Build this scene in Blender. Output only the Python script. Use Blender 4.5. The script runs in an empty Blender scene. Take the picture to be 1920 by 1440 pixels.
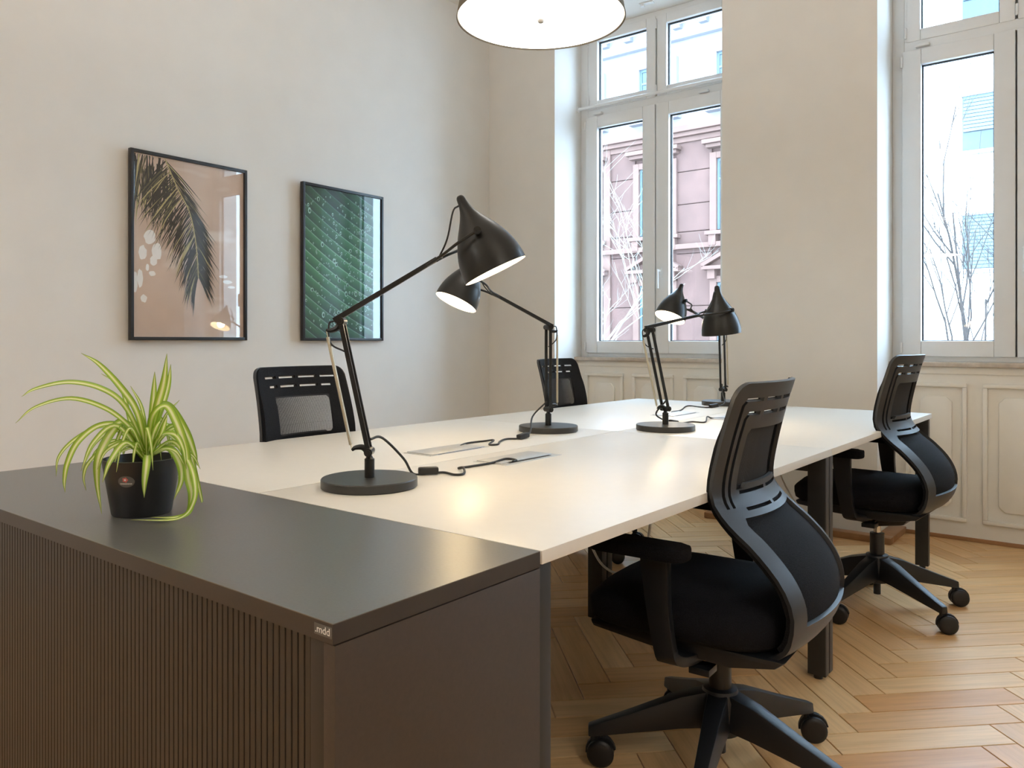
import bpy, bmesh, math, random
from mathutils import Vector, Matrix
from mathutils.geometry import delaunay_2d_cdt

random.seed(7)
sc = bpy.context.scene
COL = sc.collection
PI = math.pi
R = math.radians

# ------------------------------------------------------------------ camera
TH = R(38.37); FPX = 1478.7; EYE = 1.0853
cam_d = bpy.data.cameras.new('camera'); cam = bpy.data.objects.new('camera', cam_d); COL.objects.link(cam)
cam_d.sensor_width = 36.0; cam_d.lens = FPX / 1920 * 36.0
cam_d.shift_y = -80.0 / 1920
cam_d.clip_start = 0.02; cam_d.clip_end = 300
cam.location = (0, 0, EYE); cam.rotation_euler = (R(90), 0, TH)
sc.camera = cam

# ------------------------------------------------------------------ world, sun, exposure
W = bpy.data.worlds.new('sky'); sc.world = W; W.use_nodes = True
bgn = W.node_tree.nodes['Background']
bgn.inputs[0].default_value = (0.52, 0.75, 1.0, 1); bgn.inputs[1].default_value = 10.5
sun_d = bpy.data.lights.new('sun', 'SUN'); sun = bpy.data.objects.new('sun', sun_d); COL.objects.link(sun)
sun_d.energy = 1.0; sun_d.angle = R(2); sun_d.color = (1.0, 0.93, 0.85)
sun.location = (0, -20, 30); sun.rotation_euler = Vector((0.55, 1.0, -0.95)).to_track_quat('-Z', 'Y').to_euler()
vs = sc.view_settings
vs.view_transform = 'Standard'; vs.look = 'None'; vs.gamma = 1.0; vs.use_curve_mapping = False
vs.exposure = 0.85
PENDANT_DISC = 2.6      # emission of the pendant diffuser
PENDANT_UP = 60.0        # bulb light going up out of the shade
DESK_LAMP = 1.1

# ------------------------------------------------------------------ helpers
def lin(c):
    return tuple(((v / 255) / 12.92 if v / 255 <= 0.04045 else ((v / 255 + 0.055) / 1.055) ** 2.4) for v in c) + (1,)

class Nodes:
    def __init__(s, name):
        s.m = bpy.data.materials.new(name); s.m.use_nodes = True
        s.t = s.m.node_tree; s.b = s.t.nodes['Principled BSDF']; s.out = s.t.nodes['Material Output']
    def n(s, kind, **kw):
        x = s.t.nodes.new(kind)
        for k, v in kw.items():
            if isinstance(k, str) and hasattr(x, k): setattr(x, k, v)
        return x
    def l(s, a, b): s.t.links.new(a, b)
    def ramp(s, fac, stops, interp='LINEAR'):
        r = s.n('ShaderNodeValToRGB'); r.color_ramp.interpolation = interp
        el = r.color_ramp.elements
        while len(el) > 1: el.remove(el[0])
        el[0].position = stops[0][0]; el[0].color = stops[0][1]
        for p, c in stops[1:]:
            e = el.new(p); e.color = c
        s.l(fac, r.inputs[0]); return r.outputs[0]
    def noise(s, vec, scale, detail=3, rough=.5):
        x = s.n('ShaderNodeTexNoise'); x.inputs['Scale'].default_value = scale; x.inputs['Detail'].default_value = detail
        x.inputs['Roughness'].default_value = rough
        if vec is not None: s.l(vec, x.inputs['Vector'])
        return x.outputs[0]
    def mapping(s, vec, scale=(1, 1, 1), rot=(0, 0, 0), loc=(0, 0, 0)):
        x = s.n('ShaderNodeMapping'); x.inputs['Scale'].default_value = scale; x.inputs['Rotation'].default_value = rot
        x.inputs['Location'].default_value = loc; s.l(vec, x.inputs['Vector']); return x.outputs[0]
    def math(s, op, a, b=None):
        x = s.n('ShaderNodeMath'); x.operation = op
        for i, v in enumerate((a, b)):
            if v is None: continue
            if isinstance(v, (int, float)): x.inputs[i].default_value = v
            else: s.l(v, x.inputs[i])
        return x.outputs[0]
    def mix(s, fac, a, b, mode='MIX'):
        x = s.n('ShaderNodeMix'); x.data_type = 'RGBA'; x.blend_type = mode
        for i, v in ((0, fac), (6, a), (7, b)):
            if isinstance(v, (int, float)): x.inputs[i].default_value = v
            elif isinstance(v, tuple): x.inputs[i].default_value = v
            else: s.l(v, x.inputs[i])
        return x.outputs[2]
    def bump(s, h, strength=.2, dist=.002):
        x = s.n('ShaderNodeBump'); x.inputs['Strength'].default_value = strength; x.inputs['Distance'].default_value = dist
        s.l(h, x.inputs['Height']); s.l(x.outputs[0], s.b.inputs['Normal'])

def plain(name, rgb, rough=.5, metal=0.0, spec=.5, var=.06, nscale=30, bump=0.0, coat=0.0, bscale=None):
    k = Nodes(name); c = lin(rgb)
    tc = k.n('ShaderNodeTexCoord').outputs['Object']
    nz = k.noise(tc, nscale, 4)
    lo = tuple(v * (1 - var) for v in c[:3]) + (1,); hi = tuple(min(1, v * (1 + var)) for v in c[:3]) + (1,)
    k.l(k.ramp(nz, [(.3, lo), (.7, hi)]), k.b.inputs['Base Color'])
    k.b.inputs['Roughness'].default_value = rough; k.b.inputs['Metallic'].default_value = metal
    k.b.inputs['Specular IOR Level'].default_value = spec
    if coat: k.b.inputs['Coat Weight'].default_value = coat; k.b.inputs['Coat Roughness'].default_value = .08
    if bump: k.bump(k.noise(tc, bscale or nscale * 8, 2), bump, .001)
    return k.m

def emit(name, rgb, strength):
    k = Nodes(name); k.b.inputs['Base Color'].default_value = (*rgb, 1)
    k.b.inputs['Emission Color'].default_value = (*rgb, 1); k.b.inputs['Emission Strength'].default_value = strength
    return k.m

def glass_pane(name, tint=(1, 1, 1), ior=1.45):
    k = Nodes(name)
    tr = k.n('ShaderNodeBsdfTransparent'); tr.inputs[0].default_value = (*tint, 1)
    gl = k.n('ShaderNodeBsdfGlossy'); gl.inputs['Roughness'].default_value = .01
    fr = k.n('ShaderNodeFresnel'); bf = k.n('ShaderNodeNewGeometry').outputs['Backfacing']
    # the same reflectance from both sides of a thin sheet
    k.l(k.math('ADD', k.math('MULTIPLY', bf, 1 / ior - ior), ior), fr.inputs[0])
    mx = k.n('ShaderNodeMixShader'); k.l(fr.outputs[0], mx.inputs[0]); k.l(tr.outputs[0], mx.inputs[1]); k.l(gl.outputs[0], mx.inputs[2])
    k.l(mx.outputs[0], k.out.inputs[0]); return k.m

M = {}
M['wall'] = plain('wall_paint', (233, 230, 224), .9, bump=.08, nscale=6, var=.015, bscale=220)
M['ceiling'] = plain('ceiling_paint', (236, 233, 226), .9, nscale=5, var=.01)
M['trim'] = plain('white_gloss_paint', (238, 235, 226), .38, nscale=9, var=.02)
M['upvc'] = plain('white_window_plastic', (232, 234, 234), .3, nscale=12, var=.01)
M['gasket'] = plain('black_gasket', (22, 22, 24), .7)
M['stone_sill'] = plain('marble_sill', (196, 184, 170), .3, nscale=22, var=.16)
M['desk'] = plain('white_melamine', (220, 215, 205), .34, nscale=40, var=.01)
M['desk_edge'] = plain('white_edge_band', (216, 211, 200), .45, nscale=40, var=.01)
M['alu'] = plain('brushed_aluminium', (196, 195, 192), .38, metal=.6, nscale=60, var=.05)
M['steel_dark'] = plain('anthracite_steel', (52, 52, 52), .38, metal=.35, nscale=50, var=.05)
M['cab_top'] = plain('graphite_laminate_sheen', (90, 88, 83), .3, spec=1.0, nscale=200, var=.10, bump=.1, bscale=900)  # grey lightened: sheen of reflected walls and windows put into the colour
M['cab_edge'] = plain('graphite_edge_band', (46, 40, 37), .4, nscale=160, var=.06)
M['cab_side'] = plain('graphite_brown_laminate', (60, 49, 39), .5, nscale=160, var=.08, bump=.15, bscale=900)
M['slat'] = plain('graphite_plastic_slat', (40, 34, 29), .45, nscale=120, var=.06)
M['shadow_black'] = plain('black_recess_shade', (10, 10, 10), .8)
M['lampblack'] = plain('satin_black_metal', (30, 30, 28), .34, metal=.25, nscale=90, var=.06)
M['lampbase'] = plain('satin_dark_grey_metal', (60, 59, 56), .4, metal=.3, nscale=90, var=.05)
M['lampwhite'] = plain('white_reflector', (245, 242, 235), .5, var=.005)
M['spring'] = plain('steel_spring', (205, 196, 172), .32, metal=.8, var=.1, nscale=400)
M['cord'] = plain('black_rubber_cord', (34, 33, 32), .55, var=.05)
M['white_cable'] = plain('white_cable', (222, 220, 214), .5, var=.02)
M['shell'] = plain('dark_grey_chair_plastic', (42, 44, 47), .42, nscale=60, var=.05, bump=.15, bscale=1400)
M['base_plastic'] = plain('black_nylon', (25, 27, 31), .4, nscale=60, var=.06, bump=.1, bscale=900)
M['rubber'] = plain('black_caster_rubber', (20, 20, 22), .42, var=.08)
M['chrome'] = plain('chrome', (205, 205, 205), .12, metal=1.0, var=.01)
M['shade_taupe'] = plain('taupe_lamp_shade', (112, 104, 88), .7, nscale=300, var=.12)
M['frame_black'] = plain('black_picture_frame', (34, 34, 36), .4, var=.05)
M['pot'] = plain('black_plastic_pot', (27, 27, 29), .38, nscale=40, var=.06)
M['soil'] = plain('dark_soil', (42, 32, 24), .95, nscale=120, var=.5, bump=.8, bscale=180)
M['plinth'] = plain('varnished_wood_plinth', (168, 124, 84), .42, nscale=14, var=.16)
M['rose_stone'] = plain('rose_sandstone', (84, 61, 54), .9, nscale=1.4, var=.16)
M['rose_trim'] = plain('pale_rose_stone_trim', (98, 74, 65), .9, nscale=2.2, var=.1)
M['upper_render'] = plain('pale_render', (124, 122, 125), .9, nscale=1.5, var=.05)
M['white_render'] = plain('white_render', (236, 236, 234), .9, nscale=1.2, var=.02)
M['shutter'] = plain('pale_blue_shutter', (78, 95, 102), .6, nscale=4, var=.06)
M['win_dark'] = plain('outside_window_glass', (48, 64, 72), .12, nscale=1.5, var=.25)
M['bark_pale'] = plain('pale_bark', (122, 117, 108), .8, nscale=6, var=.12)
M['bark_brown'] = plain('brown_bark', (46, 38, 34), .85, nscale=8, var=.2)
M['asphalt'] = plain('asphalt', (120, 118, 116), .9, nscale=3, var=.15)
M['glass'] = glass_pane('window_glass')
M['picture_glass'] = glass_pane('picture_glass', ior=1.5)
M['label_grey'] = plain('grey_label', (88, 86, 82), .5)
M['label_white'] = plain('white_print', (226, 224, 218), .5, var=.01)
M['sticker_red'] = plain('red_print', (186, 92, 86), .5)
M['diffuser'] = emit('lit_pendant_diffuser', (1.0, .96, .90), PENDANT_DISC)
M['diffuser_fill'] = emit('added_fill_diffuser', (1.0, .96, .90), 12.0)  # stronger glow for the added pendants out of view
M['bulb'] = emit('lit_bulb', (1.0, .84, .58), 9)

def fabric(name, rgb, scale):
    k = Nodes(name); tc = k.n('ShaderNodeTexCoord').outputs['Object']
    v = k.n('ShaderNodeTexVoronoi'); v.inputs['Scale'].default_value = scale; k.l(tc, v.inputs['Vector'])
    c = lin(rgb)
    k.l(k.ramp(v.outputs['Distance'], [(.0, tuple(x * 1.5 for x in c[:3]) + (1,)), (.6, tuple(x * .5 for x in c[:3]) + (1,))]), k.b.inputs['Base Color'])
    k.b.inputs['Roughness'].default_value = .9; k.b.inputs['Sheen Weight'].default_value = .0
    k.b.inputs['Specular IOR Level'].default_value = .2
    k.bump(v.outputs['Distance'], .5, .001); return k.m
M['seat_fabric'] = fabric('navy_black_seat_fabric', (21, 22, 28), 420)
M['back_fabric'] = fabric('black_back_mesh_fabric', (24, 25, 29), 380)
M['mesh_thread'] = plain('grey_mesh_thread', (44, 44, 46), .7, var=.05)

def wood_floor():
    k = Nodes('oak_parquet')
    uv = k.n('ShaderNodeUVMap').outputs[0]
    oi = k.n('ShaderNodeObjectInfo').outputs['Random']
    isl = k.n('ShaderNodeNewGeometry').outputs['Random Per Island']
    rnd = k.math('FRACT', k.math('ADD', k.math('MULTIPLY', oi, 7.31), k.math('MULTIPLY', isl, 3.77)))
    off = k.n('ShaderNodeCombineXYZ'); k.l(k.math('MULTIPLY', rnd, 37.0), off.inputs[0]); k.l(k.math('MULTIPLY', rnd, 11.0), off.inputs[1])
    va = k.n('ShaderNodeVectorMath'); va.operation = 'ADD'; k.l(uv, va.inputs[0]); k.l(off.outputs[0], va.inputs[1])
    g = k.noise(k.mapping(va.outputs[0], (3.0, 55, 1)), 1.0, 5, .62)
    blot = k.noise(k.mapping(va.outputs[0], (5, 14, 1)), 1.0, 3)
    base = k.ramp(rnd, [(0, lin((210, 160, 104))), (.35, lin((226, 180, 124))), (.7, lin((236, 196, 142))), (1, lin((214, 160, 100)))])
    grain = k.ramp(g, [(.32, (.80, .76, .70, 1)), (.55, (1, 1, 1, 1)), (.8, (1.12, 1.1, 1.05, 1))])
    col = k.mix(.75, base, grain, 'MULTIPLY')
    col = k.mix(.35, col, k.ramp(blot, [(.3, (.88, .86, .83, 1)), (.7, (1.1, 1.08, 1.05, 1))]), 'MULTIPLY')
    k.l(col, k.b.inputs['Base Color'])
    k.l(k.ramp(blot, [(.2, (.3, .3, .3, 1)), (.8, (.46, .46, .46, 1))]), k.b.inputs['Roughness'])
    k.bump(g, .12, .001); return k.m
M['oak'] = wood_floor()
M['subfloor'] = plain('dark_joint', (52, 36, 22), .8)

class MB:
    """collects geometry, builds ONE mesh object"""
    def __init__(s): s.v = []; s.f = []; s.mi = []; s.uv = {}
    def face(s, idx, m=0): s.f.append(tuple(idx)); s.mi.append(m)
    def box(s, lo, hi, m=0, mat=None):
        b = len(s.v)
        for z in (lo[2], hi[2]):
            for x, y in ((lo[0], lo[1]), (hi[0], lo[1]), (hi[0], hi[1]), (lo[0], hi[1])):
                p = Vector((x, y, z)); s.v.append(tuple(mat @ p if mat else p))
        for q in ((0, 3, 2, 1), (4, 5, 6, 7), (0, 1, 5, 4), (1, 2, 6, 5), (2, 3, 7, 6), (3, 0, 4, 7)):
            s.face([b + i for i in q], m)
        return s
    def frustum_bar(s, p0, p1, w0, h0, w1, h1, up=(0, 0, 1), m=0):
        p0 = Vector(p0); p1 = Vector(p1); t = (p1 - p0).normalized(); side = t.cross(Vector(up)).normalized(); u = side.cross(t).normalized()
        b = len(s.v)
        for p, w, h in ((p0, w0, h0), (p1, w1, h1)):
            for a, c in ((-1, -1), (1, -1), (1, 1), (-1, 1)): s.v.append(tuple(p + side * a * w / 2 + u * c * h / 2))
        for q in ((0, 1, 2, 3), (7, 6, 5, 4), (0, 4, 5, 1), (1, 5, 6, 2), (2, 6, 7, 3), (3, 7, 4, 0)): s.face([b + i for i in q], m)
        return s
    def tube(s, pts, r, n=8, caps=True, m=0, closed=False):
        pts = [Vector(p) for p in pts]; b = len(s.v); k = len(pts)
        rr = r if isinstance(r, (list, tuple)) else [r] * k
        prev = None
        for i, p in enumerate(pts):
            if closed: t = pts[(i + 1) % k] - pts[i - 1]
            else: t = pts[min(i + 1, k - 1)] - pts[max(i - 1, 0)]
            t.normalize()
            if prev is None:
                a = Vector((0, 0, 1)) if abs(t.z) < .9 else Vector((1, 0, 0)); x = t.cross(a).normalized()
            else: x = (prev - t * prev.dot(t)).normalized()
            prev = x; y = t.cross(x)
            for j in range(n):
                an = 2 * PI * j / n; s.v.append(tuple(p + (x * math.cos(an) + y * math.sin(an)) * rr[i]))
        for i in range(k if closed else k - 1):
            for j in range(n):
                i2 = (i + 1) % k
                s.face((b + i * n + j, b + i * n + (j + 1) % n, b + i2 * n + (j + 1) % n, b + i2 * n + j), m)
        if caps and not closed:
            s.face([b + j for j in range(n)][::-1], m); s.face([b + (k - 1) * n + j for j in range(n)], m)
        return s
    def lathe(s, prof, n=32, mat=None, m=0, captop=False, capbot=False):
        b = len(s.v); k = len(prof)
        for r, z in prof:
            for j in range(n):
                a = 2 * PI * j / n; p = Vector((r * math.cos(a), r * math.sin(a), z)); s.v.append(tuple(mat @ p if mat else p))
        for i in range(k - 1):
            for j in range(n): s.face((b + i * n + j, b + i * n + (j + 1) % n, b + (i + 1) * n + (j + 1) % n, b + (i + 1) * n + j), m)
        if capbot: s.face([b + j for j in range(n)][::-1], m)
        if captop: s.face([b + (k - 1) * n + j for j in range(n)], m)
        return s
    def prism(s, poly, axis_fn, h0, h1, m=0):
        b = len(s.v); n = len(poly)
        for h in (h0, h1):
            for p in poly: s.v.append(tuple(axis_fn(p[0], p[1], h)))
        s.face([b + i for i in range(n)][::-1], m); s.face([b + n + i for i in range(n)], m)
        for i in range(n): s.face((b + i, b + (i + 1) % n, b + n + (i + 1) % n, b + n + i), m)
        return s
    def build(s, name, mats, parent=None, smooth=None, bevel=0.0, seg=2, uv=None):
        me = bpy.data.meshes.new(name); me.from_pydata(s.v, [], s.f)
        if not isinstance(mats, (list, tuple)): mats = [mats]
        for mm in mats: me.materials.append(M[mm] if isinstance(mm, str) else mm)
        if len(mats) > 1: me.polygons.foreach_set('material_index', s.mi)
        bm = bmesh.new(); bm.from_mesh(me); bmesh.ops.recalc_face_normals(bm, faces=bm.faces)
        if bevel:
            ed = [e for e in bm.edges if e.is_manifold and e.calc_face_angle(0) > R(40)]
            bmesh.ops.bevel(bm, geom=ed, offset=bevel, segments=seg, profile=.6, affect='EDGES', clamp_overlap=True)
        bm.to_mesh(me); bm.free()
        if smooth is not None:
            me.shade_smooth(); me.set_sharp_from_angle(angle=R(smooth))
        if uv:
            lay = me.uv_layers.new(name='UVMap')
            for lp in me.loops: lay.data[lp.index].uv = uv(me.vertices[lp.vertex_index].co)
        o = bpy.data.objects.new(name, me); COL.objects.link(o)
        if parent is not None: o.parent = parent
        return o

def tag(o, label=None, cat=None, group=None, kind=None):
    if label: o['label'] = label
    if cat: o['category'] = cat
    if group: o['group'] = group
    if kind: o['kind'] = kind
    return o
def thing(name, loc, rz, label, cat, group=None):
    o = bpy.data.objects.new(name, None); COL.objects.link(o); o.location = loc; o.rotation_euler = (0, 0, rz)
    o.empty_display_size = .1
    return tag(o, label, cat, group)
def bx(name, lo, hi, mat, parent=None, bevel=0.0, smooth=None):
    return MB().box(lo, hi).build(name, mat, parent, bevel=bevel, smooth=30 if bevel and smooth is None else smooth)
def copy_tree(o, parent=None):
    c = o.copy(); COL.objects.link(c)
    if parent is not None: c.parent = parent
    for ch in list(o.children): copy_tree(ch, c)
    return c
def spline(pts, n):
    """Catmull-Rom through pts, n samples per span"""
    P = [Vector(p) for p in pts]; out = []
    for i in range(len(P) - 1):
        a = P[i - 1] if i else P[0] * 2 - P[1]; b = P[i]; c = P[i + 1]; d = P[i + 2] if i + 2 < len(P) else P[-1] * 2 - P[-2]
        for k in range(n):
            t = k / n
            out.append(.5 * ((2 * b) + (c - a) * t + (2 * a - 5 * b + 4 * c - d) * t * t + (3 * b - a - 3 * c + d) * t ** 3))
    out.append(P[-1]); return out

# ================================================================== ROOM
XL, XR, YB, YP, YN, YG = -3.873, 2.9, -2.7, 4.61, 4.905, 4.95   # left wall, right wall, back wall, pillar face, panel face, window face
ZC, ZS = 3.53, 3.395
NICHES = [(-3.261, -2.0), (-1.108, .11), (1.0, 2.2)]  # third niche and its window are added out of view for more daylight
def struct(o): o['kind'] = 'structure'; return o

floor = struct(bx('floor', (XL - .2, YB - .2, -.08), (XR + .2, YN + .3, -.014), 'subfloor'))
# herringbone oak planks
PLK_L, PLK_W = .50, .107
def plank_mesh():
    g = .0013; ch = .0013; L, Wd = PLK_L, PLK_W
    b = MB()
    def ring(i, z): return [(i, i, z), (L - i, i, z), (L - i, Wd - i, z), (i, Wd - i, z)]
    b.v = ring(g, -.014) + ring(g, -.0012) + ring(g + ch, 0)
    for k in (0, 4):
        for j in range(4): b.face((k + j, k + (j + 1) % 4, k + 4 + (j + 1) % 4, k + 4 + j))
    b.face((8, 9, 10, 11)); return b
proto = plank_mesh()
pm = proto.build('plank', 'oak', uv=lambda co: (co.x, co.y)); plank_me = pm.data; bpy.data.objects.remove(pm)
r45 = R(45); ORI = (-.605, 3.07)
planks = []
for i in range(-90, 91):
    for j in range(-14, 15):
        for vert in (0, 1):
            hx, hy = i * PLK_W + j * PLK_L, i * PLK_W - j * PLK_L
            if vert: ox, oy, a = hx + PLK_L + PLK_W, hy + PLK_W - PLK_L, R(90)
            else: ox, oy, a = hx, hy, 0
            # rotate by 45 degrees about the pattern origin
            wx = ORI[0] + (ox - oy) * .70710678; wy = ORI[1] + (ox + oy) * .70710678; an = a + r45
            cx = wx + math.cos(an) * PLK_L / 2 - math.sin(an) * PLK_W / 2; cy = wy + math.sin(an) * PLK_L / 2 + math.cos(an) * PLK_W / 2
            if XL - .1 < cx < XR + .1 and YB - .1 < cy < YN + .26:
                lat = cx * math.cos(TH) + cy * math.sin(TH); d = -cx * math.sin(TH) + cy * math.cos(TH)
                px = 960 + FPX * lat / d if d > .3 else -9999; py = 640 + FPX * EYE / d if d > .3 else -9999
                hidden = cx < -.80 and cy < 2.2 - 0.9 * (-.8 - cx)       # behind the cabinet
                vis = d > .3 and 1000 < px < 1990 and 0 < py < 1500 and not hidden
                planks.append((0 if vis else 1, d, wx, wy, an))
planks.sort()
rest = MB(); puv = []
for k, (h, d, wx, wy, an) in enumerate(planks):
    if k < 300 and not h:
        o = bpy.data.objects.new('plank', plank_me); COL.objects.link(o); o.parent = floor
        o.location = (wx, wy, 0); o.rotation_euler = (0, 0, an)
    else:
        b = len(rest.v); ca, sa = math.cos(an), math.sin(an)
        for x, y, z in proto.v: rest.v.append((wx + x * ca - y * sa, wy + x * sa + y * ca, z)); puv.append((x, y))
        for f in proto.f: rest.face([b + q for q in f])
ro = rest.build('parquet_field', 'oak', floor); ro['kind'] = 'stuff'
lay = ro.data.uv_layers.new(name='UVMap')
for lp in ro.data.loops: lay.data[lp.index].uv = puv[lp.vertex_index]

struct(bx('ceiling', (XL - .3, YB - .3, ZC), (XR + .3, YN + .4, ZC + .25), 'ceiling'))
struct(bx('wall_left', (XL - .25, YB - .3, -.08), (XL, YN + .35, ZC), 'wall'))
struct(bx('wall_right', (XR, YB - .3, -.08), (XR + .25, YN + .35, ZC), 'wall'))
struct(bx('wall_back', (XL - .25, YB - .25, -.08), (XR + .25, YB, ZC), 'wall'))
w = MB(); xs = [XL] + [v for n in NICHES for v in n] + [XR]
for a, b in zip(xs[0::2], xs[1::2]): w.box((a, YP, -.08), (b, YN + .35, ZC))
for a, b in NICHES:
    w.box((a, YP, ZS), (b, YN + .35, ZC)); w.box((a, YN, -.08), (b, YN + .35, .945))
struct(w.build('wall_window', 'wall'))
# small ceiling-mounted bracket on the soffit of the first niche
t = thing('blind_bracket', (-2.62, 4.79, ZS), R(8), 'small white bracket on the soffit above the window left of the wide pillar', 'bracket')
bx('plate', (-.05, -.02, -.008), (.05, .02, 0), 'upvc', t, .003); bx('clip', (-.045, -.012, -.022), (-.015, .012, -.008), 'upvc', t, .003)
# wooden plinths around the pillars, quarter rounds, left baseboard
def plinth(name, a, b):
    p = MB()
    a2 = a - .085 if a > XL else a; b2 = b + .085 if b < XR else b
    p.box((a2, YP - .075, 0), (b2, YP + .0, .036))
    if a > XL: p.box((a2, YP, 0), (a, YN, .036))
    if b < XR: p.box((b, YP, 0), (b2, YN, .036))
    struct(p.build(name, 'plinth', bevel=.006, smooth=30))
for k, (a, b) in enumerate(zip(xs[0::2], xs[1::2])): plinth('trim_%d' % (k + 1), a, b)
for k, (a, b) in enumerate(NICHES):
    struct(bx('baseboard_niche' if not k else 'baseboard_niche_%d' % (k + 1), (a + .085, YN - .018, 0), (b - .085, YN, .022), 'plinth', None, .005))
struct(bx('baseboard_left', (XL, YB, 0), (XL + .02, YP - .075, .09), 'trim', None, .004))

# wainscot panels under the windows
def wainscot(idx, a, b, panels):
    t = struct(bx('trim_%d' % (idx + 10), (a, YN - .012, .022), (b, YN, .905), 'trim'))
    bx('cap_rail', (a, YN - .02, .905), (b, YN, .945), 'trim', t, .005)
    for (x0, x1) in panels:
        z0, z1 = .105, .857
        fr = MB(); wd = .022
        y0, y1 = YN - .032, YN - .012
        fr.box((x0, y0, z0), (x1, y1, z0 + wd)); fr.box((x0, y0, z1 - wd), (x1, y1, z1))
        fr.box((x0, y0, z0 + wd), (x0 + wd, y1, z1 - wd)); fr.box((x1 - wd, y0, z0 + wd), (x1, y1, z1 - wd))
        p = fr.build('panel_moulding', 'trim', t, bevel=.005, smooth=40)
        # raised field with notched corners
        i = .072; n = .03; X0, X1, Z0, Z1 = x0 + i, x1 - i, z0 + i, z1 - i
        poly = [(X0 + n, Z0), (X1 - n, Z0), (X1, Z0 + n), (X1, Z1 - n), (X1 - n, Z1), (X0 + n, Z1), (X0, Z1 - n), (X0, Z0 + n)]
        MB().prism(poly, lambda x, z, h: (x, h, z), YN - .026, YN - .011).build('panel', 'trim', t, bevel=.006, smooth=40)
for k, (a, b) in enumerate(NICHES):
    wd = (b - a); g = .075
    pw = (wd - .08 * 2 - g * 2) / 3
    wainscot(k, a, b, [(a + .085 + q * (pw + g), a + .085 + q * (pw + g) + pw) for q in range(3)])

# windows
def window(idx, a, b, curtain_rod):
    t = bpy.data.objects.new('window_%d' % idx, None); COL.objects.link(t); t.location = ((a + b) / 2, YG, .945); t['kind'] = 'structure'
    ox, oz = (a + b) / 2, .945
    def lb(m, x0, x1, z0, z1, y0, y1): m.box((x0 - ox, y0, z0 - oz), (x1 - ox, y1, z1 - oz))
    # marble sill
    s = MB(); s.box((a - .03 - ox, YN - .045 - YG, 0), (b + .03 - ox, YG - YG + .01, .026))
    s.build('sill', 'stone_sill', t, bevel=.004, smooth=30)
    # outer frame, transom bar and upper mullion
    f = MB(); zb, zt = .971, ZS; tr0, tr1 = 2.738, 2.80; mc = ox
    for q in ((a, a + .062, zb, zt), (b - .062, b, zb, zt), (a + .062, b - .062, zb, zb + .032), (a + .062, b - .062, zt - .055, zt), (a + .062, b - .062, tr0, tr1), (a + .062, a + .09, tr1, zt - .055), (b - .09, b - .062, tr1, zt - .055)):
        lb(f, *q, 0, .07)
    lb(f, mc - .03, mc + .03, zb + .032, tr0, .053, .07); lb(f, mc - .03, mc + .03, tr1, zt - .055, .064, .075)
    f.build('frame', 'upvc', t, bevel=.004, smooth=30)
    hw = .098          # sash profile width
    def sash(name, x0, x1, z0, z1, prof, y0, handle=False):
        m = MB()
        lb(m, x0, x0 + prof, z0, z1, y0, y0 + .07); lb(m, x1 - prof, x1, z0, z1, y0, y0 + .07)
        lb(m, x0 + prof, x1 - prof, z0, z0 + prof * .9, y0, y0 + .07); lb(m, x0 + prof, x1 - prof, z1 - prof * .9, z1, y0, y0 + .07)
        o = m.build(name, 'upvc', t, bevel=.006, smooth=30)
        gx0, gx1, gz0, gz1 = x0 + prof, x1 - prof, z0 + prof * .9, z1 - prof * .9
        gk = MB()
        for q in ((gx0, gx0 + .006, gz0, gz1), (gx1 - .006, gx1, gz0, gz1), (gx0, gx1, gz0, gz0 + .004), (gx0, gx1, gz1 - .006, gz1)): lb(gk, *q, y0 + .03, y0 + .05)
        gk.build('gasket', 'gasket', o)
        pn = MB(); lb(pn, gx0, gx1, gz0, gz1, y0 + .038, y0 + .042); pn.build('pane', 'glass', o)
        if handle:
            h = MB(); hx = x0 + .035 - ox; hz = 1.56 - oz
            h.box((hx - .014, y0 - .01, hz - .035), (hx + .014, y0, hz + .035))
            h.tube(spline([(hx, y0, hz + .015), (hx, y0 - .045, hz + .015), (hx + .004, y0 - .05, hz), (hx + .004, y0 - .05, hz - .11)], 4), .009, 8)
            h.build('handle', 'upvc', o, smooth=40)
        else:
            hn = MB()
            for hz in (z1 - .06, z0 + .05): hn.tube([(x0 - .004 - ox, y0 - .006, hz - oz - .03), (x0 - .004 - ox, y0 - .006, hz - oz + .03)], .007, 8)
            hn.build('hinge', 'upvc', o, smooth=40)
        return o
    sx0, sx1 = a + .055, b - .055
    sash('sash', sx0, mc - .004, 1.0, 2.742, hw, -.018)
    sash('sash', mc + .004, sx1, 1.0, 2.742, hw, -.018, True)
    sash('transom_sash', sx0 + .02, mc - .006, 2.795, zt - .035, .072, -.006)
    sash('transom_sash', mc + .006, sx1 - .02, 2.795, zt - .035, .072, -.006)
    cl = MB()
    for cx in (a + .16, mc + .36): cl.box((cx - .035 - ox, -.03, 2.752 - oz), (cx + .035 - ox, 0, 2.768 - oz))
    cl.build('catch', 'upvc', t, bevel=.003, smooth=30)
    if curtain_rod:
        c = MB(); c.tube([(a + .002 - ox, -.045, 2.808 - oz), (b - .002 - ox, -.045, 2.808 - oz)], .011, 10)
        c.tube([(a + .0 - ox, -.045, 2.808 - oz), (a + .012 - ox, -.045, 2.808 - oz)], .022, 12)
        c.build('curtain_rod', 'upvc', t, smooth=40)
for k, (a, b) in enumerate(NICHES): window(k + 1, a, b, k == 0)

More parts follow.
